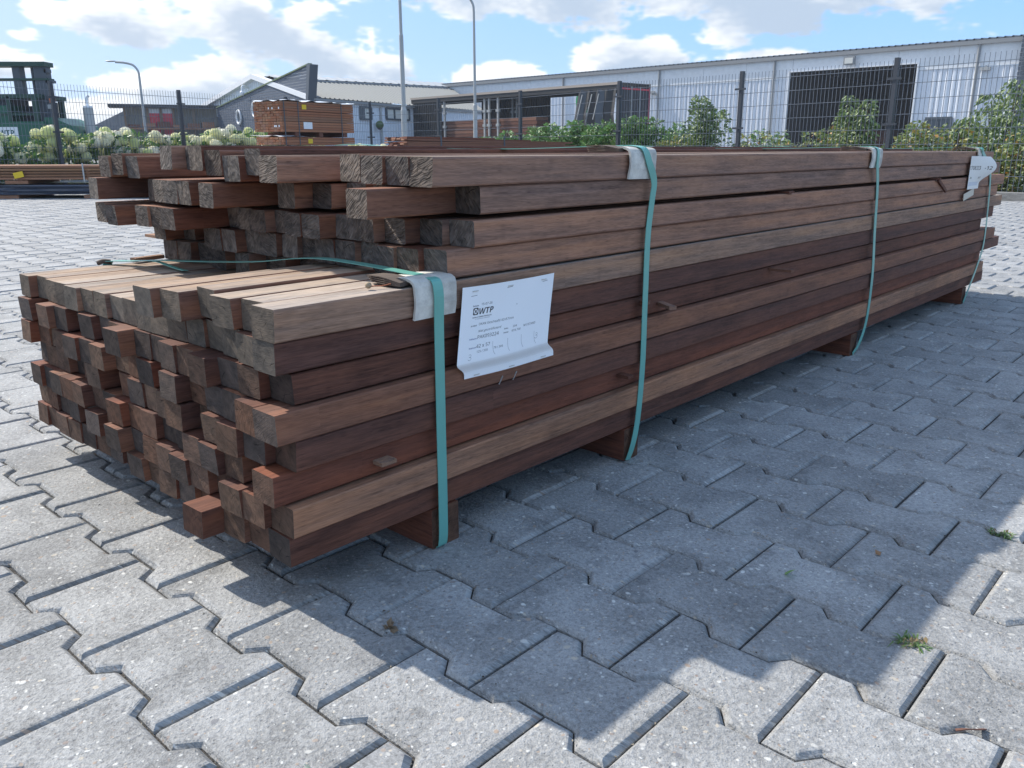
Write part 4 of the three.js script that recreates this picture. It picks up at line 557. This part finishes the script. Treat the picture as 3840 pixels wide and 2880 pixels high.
{ // hedge and shrubs behind the right fence
  const B = [[LEAF.bush, 0.62], [LEAF.bushDark, 0.38]], G = [[LEAF.hedge, 0.7], [LEAF.bushDark, 0.3]], Yl = [[LEAF.bush, 0.5], [LEAF.yellow, 0.3], [LEAF.bushDark, 0.16], [LEAF.autumn, 0.04]];
  shrub('tall_shrub', 'open twin topped green shrub between the curtain trailer and the next fence post', 'shrub', 3.62, 15.7, 1.66, 0.95, 2100, 0.075, 0.3, B, 21, null, 5);
  shrub('tall_shrub', 'pointed green shrub in front of the dark warehouse doorway', 'shrub', 5.45, 13.6, 1.52, 0.85, 2500, 0.072, 0.9, B, 22, null, 7);
  shrub('tall_shrub', 'tall drooping green shrub at the right picture edge', 'shrub', 7.35, 12.9, 1.66, 1.25, 2900, 0.075, 0.9, B, 23, null, 9);
  shrub('tall_shrub', 'lower drooping green shrub right of the last fence post', 'shrub', 6.75, 12.7, 1.2, 0.85, 1800, 0.072, 0.9, B, 24, null, 7);
  shrub('tall_shrub', 'green shrub hanging over the kerb behind the far stack end', 'shrub', 7.35, 11.3, 0.95, 1.1, 1900, 0.08, 0.9, B, 25, null, 7);
  shrub('low_shrub', 'small dark shrub just right of the second right hand fence post', 'shrub', 4.35, 14.5, 1.05, 0.5, 420, 0.075, 0.2, G, 26, null, 4);
  [[-1.1, 20.9, 0.8], [-0.5, 20.2, 0.9], [0.1, 19.5, 1.0], [0.65, 18.9, 1.12], [1.2, 18.3, 1.14], [1.75, 17.7, 1.2], [2.3, 17.0, 1.2], [2.85, 16.5, 1.12], [3.3, 16.2, 1.0]].forEach(([x, d, h], i) => shrub('hedge_plant', ['small leafy hedge plant farthest left, behind the lamp post', 'leafy hedge plant below the white posts of the trailer', 'leafy hedge plant below the timber load of the trailer', 'leafy hedge plant left of the fence post below the trailer', 'leafy hedge plant right of the fence post below the trailer', 'leafy hedge plant below the open gap in the trailer side', 'leafy hedge plant below the bunched trailer curtain', 'leafy hedge plant beside the fence post at the trailer rear', 'leafy hedge plant below the red edged trailer rear doors'][i], 'hedge', x, d, h * 1.1, 0.95, 2700, 0.085, 0.1, G, 40 + i, 'hedge plants below the trailer', 9));
  [[3.15, 15.7, 0.82], [4.6, 14.0, 0.85], [5.0, 13.4, 0.9], [5.9, 12.7, 0.95], [6.35, 12.3, 0.9], [6.6, 11.6, 0.8], [4.05, 14.8, 0.75]].forEach(([x, d, h], i) => shrub('rose_bush', ['green bush left of the twin topped shrub', 'yellowing bush below the left jamb of the doorway', 'yellow and orange tinged bush left of the pointed shrub', 'yellow green bush right of the last fence post', 'yellow green bush below the warehouse window', 'yellow green bush behind the far top corner of the stack', 'green bush right of the twin topped shrub'][i], 'bush', x, d, h + 0.1, 1.0, 1800, 0.07, 0.3, Yl, 60 + i, 'bushes along the right fence', 7));
}
// ───────────────────────── timber packs and boards in the yard ─────────────────────────
const sheet = (w, d, amp, seed, sag) => { const g = new THREE.PlaneGeometry(w, d, 26, 18); g.rotateX(-Math.PI / 2); const p = g.attributes.position; for (let i = 0; i < p.count; i++) { const x = p.getX(i), z = p.getZ(i); p.setY(i, amp * (fbm(x * 5 + 9, z * 5 + seed, 3, seed) - 0.2) - sag * Math.max(0, Math.abs(z) / d * 2 - 0.86) - sag * Math.max(0, Math.abs(x) / w * 2 - 0.9)); } g.computeVertexNormals(); return g; };
{
  const t = thing('timber_pack', 'tall reddish timber pack with white foil and yellow tag behind the big stack', 'timber pack', -4.24, 0, -16, 55.9 * R), W = 0.78, L = 1.85, cols = 10;
  const tint = [woodMat(lin(0.38, 0.20, 0.125)), woodMat(lin(0.46, 0.26, 0.16)), WOOD.rose, woodMat(lin(0.50, 0.235, 0.135)), woodMat(lin(0.42, 0.185, 0.105))], bg = new THREE.BoxGeometry(L, 1, 1);
  const pack = (y0, y1, rows, dx) => { const h = (y1 - y0) / rows, w = W / cols; for (let j = 0; j < rows; j++) for (let i = 0; i < cols; i++) { const m = mesh('board', bg, i === cols - 1 ? pick(tint.slice(3).concat(tint[0])) : pick(tint), t); m.scale.set(1, h - 0.004, w - 0.004); m.position.set(L / 2 + dx + rr(-0.008, 0.008), y0 + (j + 0.5) * h, -W + (i + 0.5) * w); } };
  const y0 = 0.955, gaps = [0.30, 0.62]; pack(y0, y0 + 0.185, 4, 0); pack(y0 + 0.19, y0 + 0.37, 4, 0); pack(y0 + 0.376, y0 + 0.545, 4, 0); pack(0.72, 0.865, 3, 0.01); void gaps;
  for (const x of [0.35, 0.95, 1.6]) { mesh('bearer', box(0.1, 0.08, W, x, 0.912, -W / 2), WOOD.dark, t); mesh('bearer', box(0.1, 0.7, W, x, 0.36, -W / 2), WOOD.dark, t); }
  for (const x of [0.06, 0.40, 1.52]) mesh('strap', merge([box(0.022, 0.78, 0.004, x, 1.11, 0.004), box(0.022, 0.004, W, x, y0 + 0.549, -W / 2)]), M.steel, t);
  mesh('foil', sheet(L + 0.06, W + 0.06, 0.06, 3, 0.06).translate(L / 2, y0 + 0.55, -W / 2), M.film, t); mesh('foil', sheet(0.7, W + 0.1, 0.06, 5, 0.05).translate(0.25, 0.87, -W / 2), M.film, t); mesh('foil', sheet(0.8, W + 0.3, 0.06, 7, 0.05).translate(-0.1, 0.66, -W / 2), M.film, t);
  for (const [x, y] of [[0.55, y0 + 0.455], [0.66, 0.79]]) mesh('yellow_tag', box(0.11, 0.085, 0.003, x, y, 0.005), M.yellow, t);
  mesh('white_tag', box(0.22, 0.125, 0.003, 0.62, y0 + 0.12, 0.006), M.white, t); const mk = []; for (const [z, y] of [[-0.34, 0.42], [-0.24, 0.42], [-0.06, 0.42], [-0.2, 0.1], [-0.16, 0.1], [-0.08, 0.1]]) mk.push(box(0.002, 0.035, 0.03, -0.012, y0 + y, z)); mesh('chalk_mark', merge(mk), M.white, t);
}
{
  const t = thing('board_stack', 'low uneven pile of brown boards tied with grey bands behind the big stack', 'board stack', -1.62, 0, -13.6, 28 * R), W = 1.05, tint = [WOOD.brown, WOOD.red, WOOD.dark, WOOD.rose], bg = new THREE.BoxGeometry(1, 1, 1);
  for (let j = 0; j < 9; j++) for (let i = 0; i < 6; i++) { const L = (j > 6 ? 2.1 : 3.0) + rr(-0.12, 0.2) + (j === 8 ? -0.6 : 0), m = mesh('board', bg, pick(tint), t); m.scale.set(L, 0.021, W / 6 - 0.006); m.position.set(L / 2 + rr(-0.04, 0.04), 0.615 + j * 0.024, -W + (i + 0.5) * W / 6); m.rotation.z = -0.012 * (j > 5 ? 1 : 0.3) + rr(-0.002, 0.002); }
  for (const x of [0.3, 1.4, 2.6]) mesh('bearer', box(0.09, 0.6, W, x, 0.302, -W / 2), WOOD.dark, t); for (const x of [0.55, 1.7]) mesh('strap', merge([box(0.025, 0.24, 0.004, x, 0.72, 0.006), box(0.025, 0.004, W, x, 0.845, -W / 2)]), M.steel, t);
}
{
  const t = thing('board_pack', 'low pack of orange brown boards with yellow tag lying on black wrapped pack at left', 'board pack', -8.6, 0, -11.3, 3 * R), W = 0.9, L = 4.0, tint = [woodMat(lin(0.40, 0.23, 0.13)), woodMat(lin(0.34, 0.185, 0.11)), WOOD.tan], bg = new THREE.BoxGeometry(1, 1, 1);
  for (let j = 0; j < 5; j++) for (let i = 0; i < 6; i++) { const m = mesh('board', bg, pick(tint), t), l = L + rr(-0.05, 0.05); m.scale.set(l, 0.029, W / 6 - 0.006); m.position.set(l / 2, 0.262 + j * 0.0385, -W + (i + 0.5) * W / 6 + (i === 5 ? rr(-0.012, 0.012) : 0)); }
  for (let j = 0; j < 5; j++) for (const x of [0.4, 1.2, 2.0, 2.9, 3.7]) mesh('sticker', box(0.04, 0.009, W - 0.02, x, 0.242 + j * 0.0385, -W / 2 + 0.004), WOOD.brown, t);
  for (const x of [0.5, 1.95, 3.3]) mesh('bearer', box(0.3, 0.045, W, x, 0.2135, -W / 2), WOOD.tan, t); for (const x of [1.2, 2.85]) mesh('strap', merge([box(0.02, 0.24, 0.004, x, 0.34, 0.016), box(0.02, 0.004, W, x, 0.436, -W / 2)]), M.galv, t); mesh('yellow_tag', box(0.13, 0.075, 0.003, 2.0, 0.31, 0.02, 0, 0.2), M.yellow, t);
}
{
  const t = thing('wrapped_pack', 'black plastic wrapped pack on pale pallet feet under the orange boards at left', 'wrapped pack', -8.7, 0, -11.25, 3 * R), W = 1.0, L = 4.3, pos = [], uv = [], N = 120, K = 14;
  const P = (i, k) => { const x = i / N * L, a = k / K, w = 0.022 * (fbm(x * 2.2 + a * 3, a * 9, 3, 5) - 0.5) + 0.012 * Math.sin(a * 22 + x * 3 + 3 * vn(x, 2, 4)); const y = a < 0.6 ? 0.055 + a / 0.6 * 0.13 : 0.185, z = a < 0.6 ? 0 : -(a - 0.6) / 0.4 * W; return [x, y + (a >= 0.6 ? w * 0.3 : 0), z + (a < 0.6 ? w : 0)]; };
  for (let i = 0; i < N; i++) for (let k = 0; k < K; k++) for (const [a, b] of [[0, 0], [1, 0], [1, 1], [0, 0], [1, 1], [0, 1]]) { pos.push(...P(i + a, k + b)); uv.push(0, 0); }
  mesh('plastic_wrap', raw(pos, uv), std(lin(0.045, 0.055, 0.08), { roughness: 0.2, side: THREE.DoubleSide }), t); mesh('core', box(L - 0.05, 0.11, W - 0.06, L / 2, 0.115, -W / 2 - 0.02), M.black, t); for (const x of [0.6, 1.9, 3.1, 4.0]) mesh('pallet_foot', box(0.34, 0.045, W, x, 0.023, -W / 2), WOOD.tan, t); mesh('strap', box(0.02, 0.15, 0.004, 3.35, 0.12, 0.02), M.strap, t);
}
// ───────────────────────── small things on the paving ─────────────────────────
function tuft(label, lx, lz, n, size, seed) {
  const [X, D] = toWorld(lx, lz), t = thing('grass_tuft', label, 'grass', X, 0, -D), r = rng(seed), pos = [], uv = [];
  for (let i = 0; i < n; i++) { const a = r() * 6.28, b = V3(rr(-1, 1) * size * 0.85, -0.004, rr(-1, 1) * size * 0.25).applyAxisAngle(V3(0, 1, 0), YARD.turn + 1.5), l = size * (0.4 + 0.8 * r()), lean = 0.5 + 0.9 * r(), w = 0.0011; const c = b.clone().add(V3(Math.cos(a) * l * lean * 0.5, l * 0.4, Math.sin(a) * l * lean * 0.5)), e = b.clone().add(V3(Math.cos(a) * l * lean, l * 0.5 * (1.3 - lean * 0.7), Math.sin(a) * l * lean)), s = V3(-Math.sin(a) * w, 0, Math.cos(a) * w); const P = [b.clone().add(s), b.clone().sub(s), c.clone().sub(s), c.clone().add(s)]; for (const q of [P[0], P[1], P[2], P[0], P[2], P[3], P[3], P[2], e]) { pos.push(q.x, q.y, q.z); uv.push(0, 0); } }
  mesh('blades', raw(pos, uv), leafMat(lin(0.12, 0.22, 0.04)), t);
  const dry = leaves(Math.round(n / 4), (q) => [V3((q() - 0.5) * size * 1.8, 0.003, (q() - 0.5) * size * 0.6), V3(q() - 0.5, 0.1, q() - 0.5)], size * 0.4, 0, r); mesh('dry_blades', dry, leafMat(lin(0.32, 0.24, 0.12)), t);
}
tuft('green grass tuft growing in a joint in the shade at lower right', 0.495, 0.652, 80, 0.020, 71);
tuft('small weed in a joint at the sunny right picture edge', 0.925, 0.655, 50, 0.017, 72);
{ // sand, grit and wood crumbs that gather in the joints
  const r = rng(404), pos = [], uv = [], pos2 = [], uv2 = [];
  for (let i = 0; i < 5200; i++) {
    const n = Math.floor((r() - 0.45) * 16), k = Math.floor((r() - 0.5) * 22), end = r() < 0.45, zj = 0.0832 + PL * k + (n % 2 ? PL / 2 : 0); let x = 0.0617 + PP * n, z = zj;
    if (end) { x += r() * PP; z += (r() - 0.5) * 0.009; } else { const t = (r() - 0.5) * PL, a = Math.abs(t); x += (a > 0.0595 ? -PA : a < 0.0405 ? PA : PA - 2 * PA * (a - 0.0405) / 0.019) + (r() - 0.5) * 0.008; z = zj + PL / 2 + t; }
    if (r() < 0.12) { x += (r() - 0.5) * 0.1; z += (r() - 0.5) * 0.1; }
    const s = 0.0006 + 0.0018 * r() * r(), a = r() * 6.28, P = [0, 1, 2].map((q) => [x + Math.cos(a + q * 2.1) * s * (0.6 + r()), z + Math.sin(a + q * 2.1) * s * (0.6 + r())]), y = Math.abs(z - zj) < 0.003 && end ? -0.004 : 0.0008, T2 = [x, y + s * 0.9, z], [po, u2] = r() < 0.7 ? [pos, uv] : [pos2, uv2];
    for (const [A, B] of [[0, 1], [1, 2], [2, 0]]) { po.push(P[A][0], y, P[A][1], ...T2, P[B][0], y, P[B][1]); u2.push(0, 0, 0, 0, 0, 0); }
  }
  mesh('joint_grit', raw(pos, uv), std(lin(0.30, 0.26, 0.20), { side: THREE.DoubleSide, roughness: 1 }), paving, 'stuff'); mesh('joint_crumbs', raw(pos2, uv2), std(lin(0.07, 0.055, 0.042), { side: THREE.DoubleSide, roughness: 1 }), paving, 'stuff');
}
const litter = (name, label, cat, lx, lz, geo, mat) => { const [X, D] = toWorld(lx, lz), t = thing(name, label, cat, X, 0, -D, YARD.turn); mesh(name === 'dry_twig' ? 'bark' : 'blade', geo, mat, t); };
{ // a dried seed with its stalk on the near top beam
  const [X, D] = toWorld(0.175, -0.032), t = thing('dry_seed', 'tiny dried seed with reddish stalk on the pale top beam beside the card pad', 'seed', X, 0.4285, -D, YARD.turn); const sg = new THREE.IcosahedronGeometry(0.0048, 2); mesh('seed', sg.translate(0, 0.0035, 0), std(lin(0.34, 0.26, 0.17)), t); mesh('stalk', tube([V3(0.003, 0.002, 0.001), V3(0.02, 0.0015, 0.008), V3(0.036, 0.0035, 0.012), V3(0.05, 0.0015, 0.014)], 0.0009, 5), std(lin(0.36, 0.12, 0.06)), t);
}
litter('dry_twig', 'curled reddish bark strip lying in a joint at the lower right corner', 'bark', 0.362, 0.752, band(smooth([V3(-0.010, 0.001, -0.012), V3(-0.005, 0.004, -0.003), V3(0.003, 0.0035, 0.006), V3(0.012, 0.002, 0.012)], 10), V3(0, 0.4, 1), 0.005, 0.0012), std(lin(0.13, 0.06, 0.04)));
litter('dry_leaf', 'tan dried leaf curl in a joint below the near stack corner', 'leaf', 0.062, 0.122, leaves(16, (q) => [V3(0, 0.001, 0), V3(q() - 0.5, 0.25, q() - 0.5)], 0.013, 0, rng(4)), leafMat(lin(0.30, 0.21, 0.13)));
litter('green_leaf', 'tiny pale green leaf on the paving right of the stack', 'leaf', 0.552, 0.452, leaves(2, (q) => [V3(0, 0.002, 0), V3(1, 0.1, q())], 0.014, 0, rng(9)), leafMat(lin(0.25, 0.42, 0.12)));
litter('brown_leaf', 'fallen brown leaf fragment on the shaded paving', 'leaf', 0.71, 0.535, leaves(2, (q) => [V3(0, 0.002, 0), V3(q(), 0.1, -1)], 0.013, 0, rng(11)), leafMat(lin(0.40, 0.22, 0.10)));
litter('white_foil_scrap', 'small yellowish paper scrap in a joint at lower left', 'scrap', -0.16, 0.27, leaves(3, (q) => [V3(0, 0.002, 0), V3(q() - 0.5, 0.4, q() - 0.5)], 0.012, 0, rng(13)), std(lin(0.6, 0.6, 0.45), { side: THREE.DoubleSide }));
renderer.render(scene, camera);
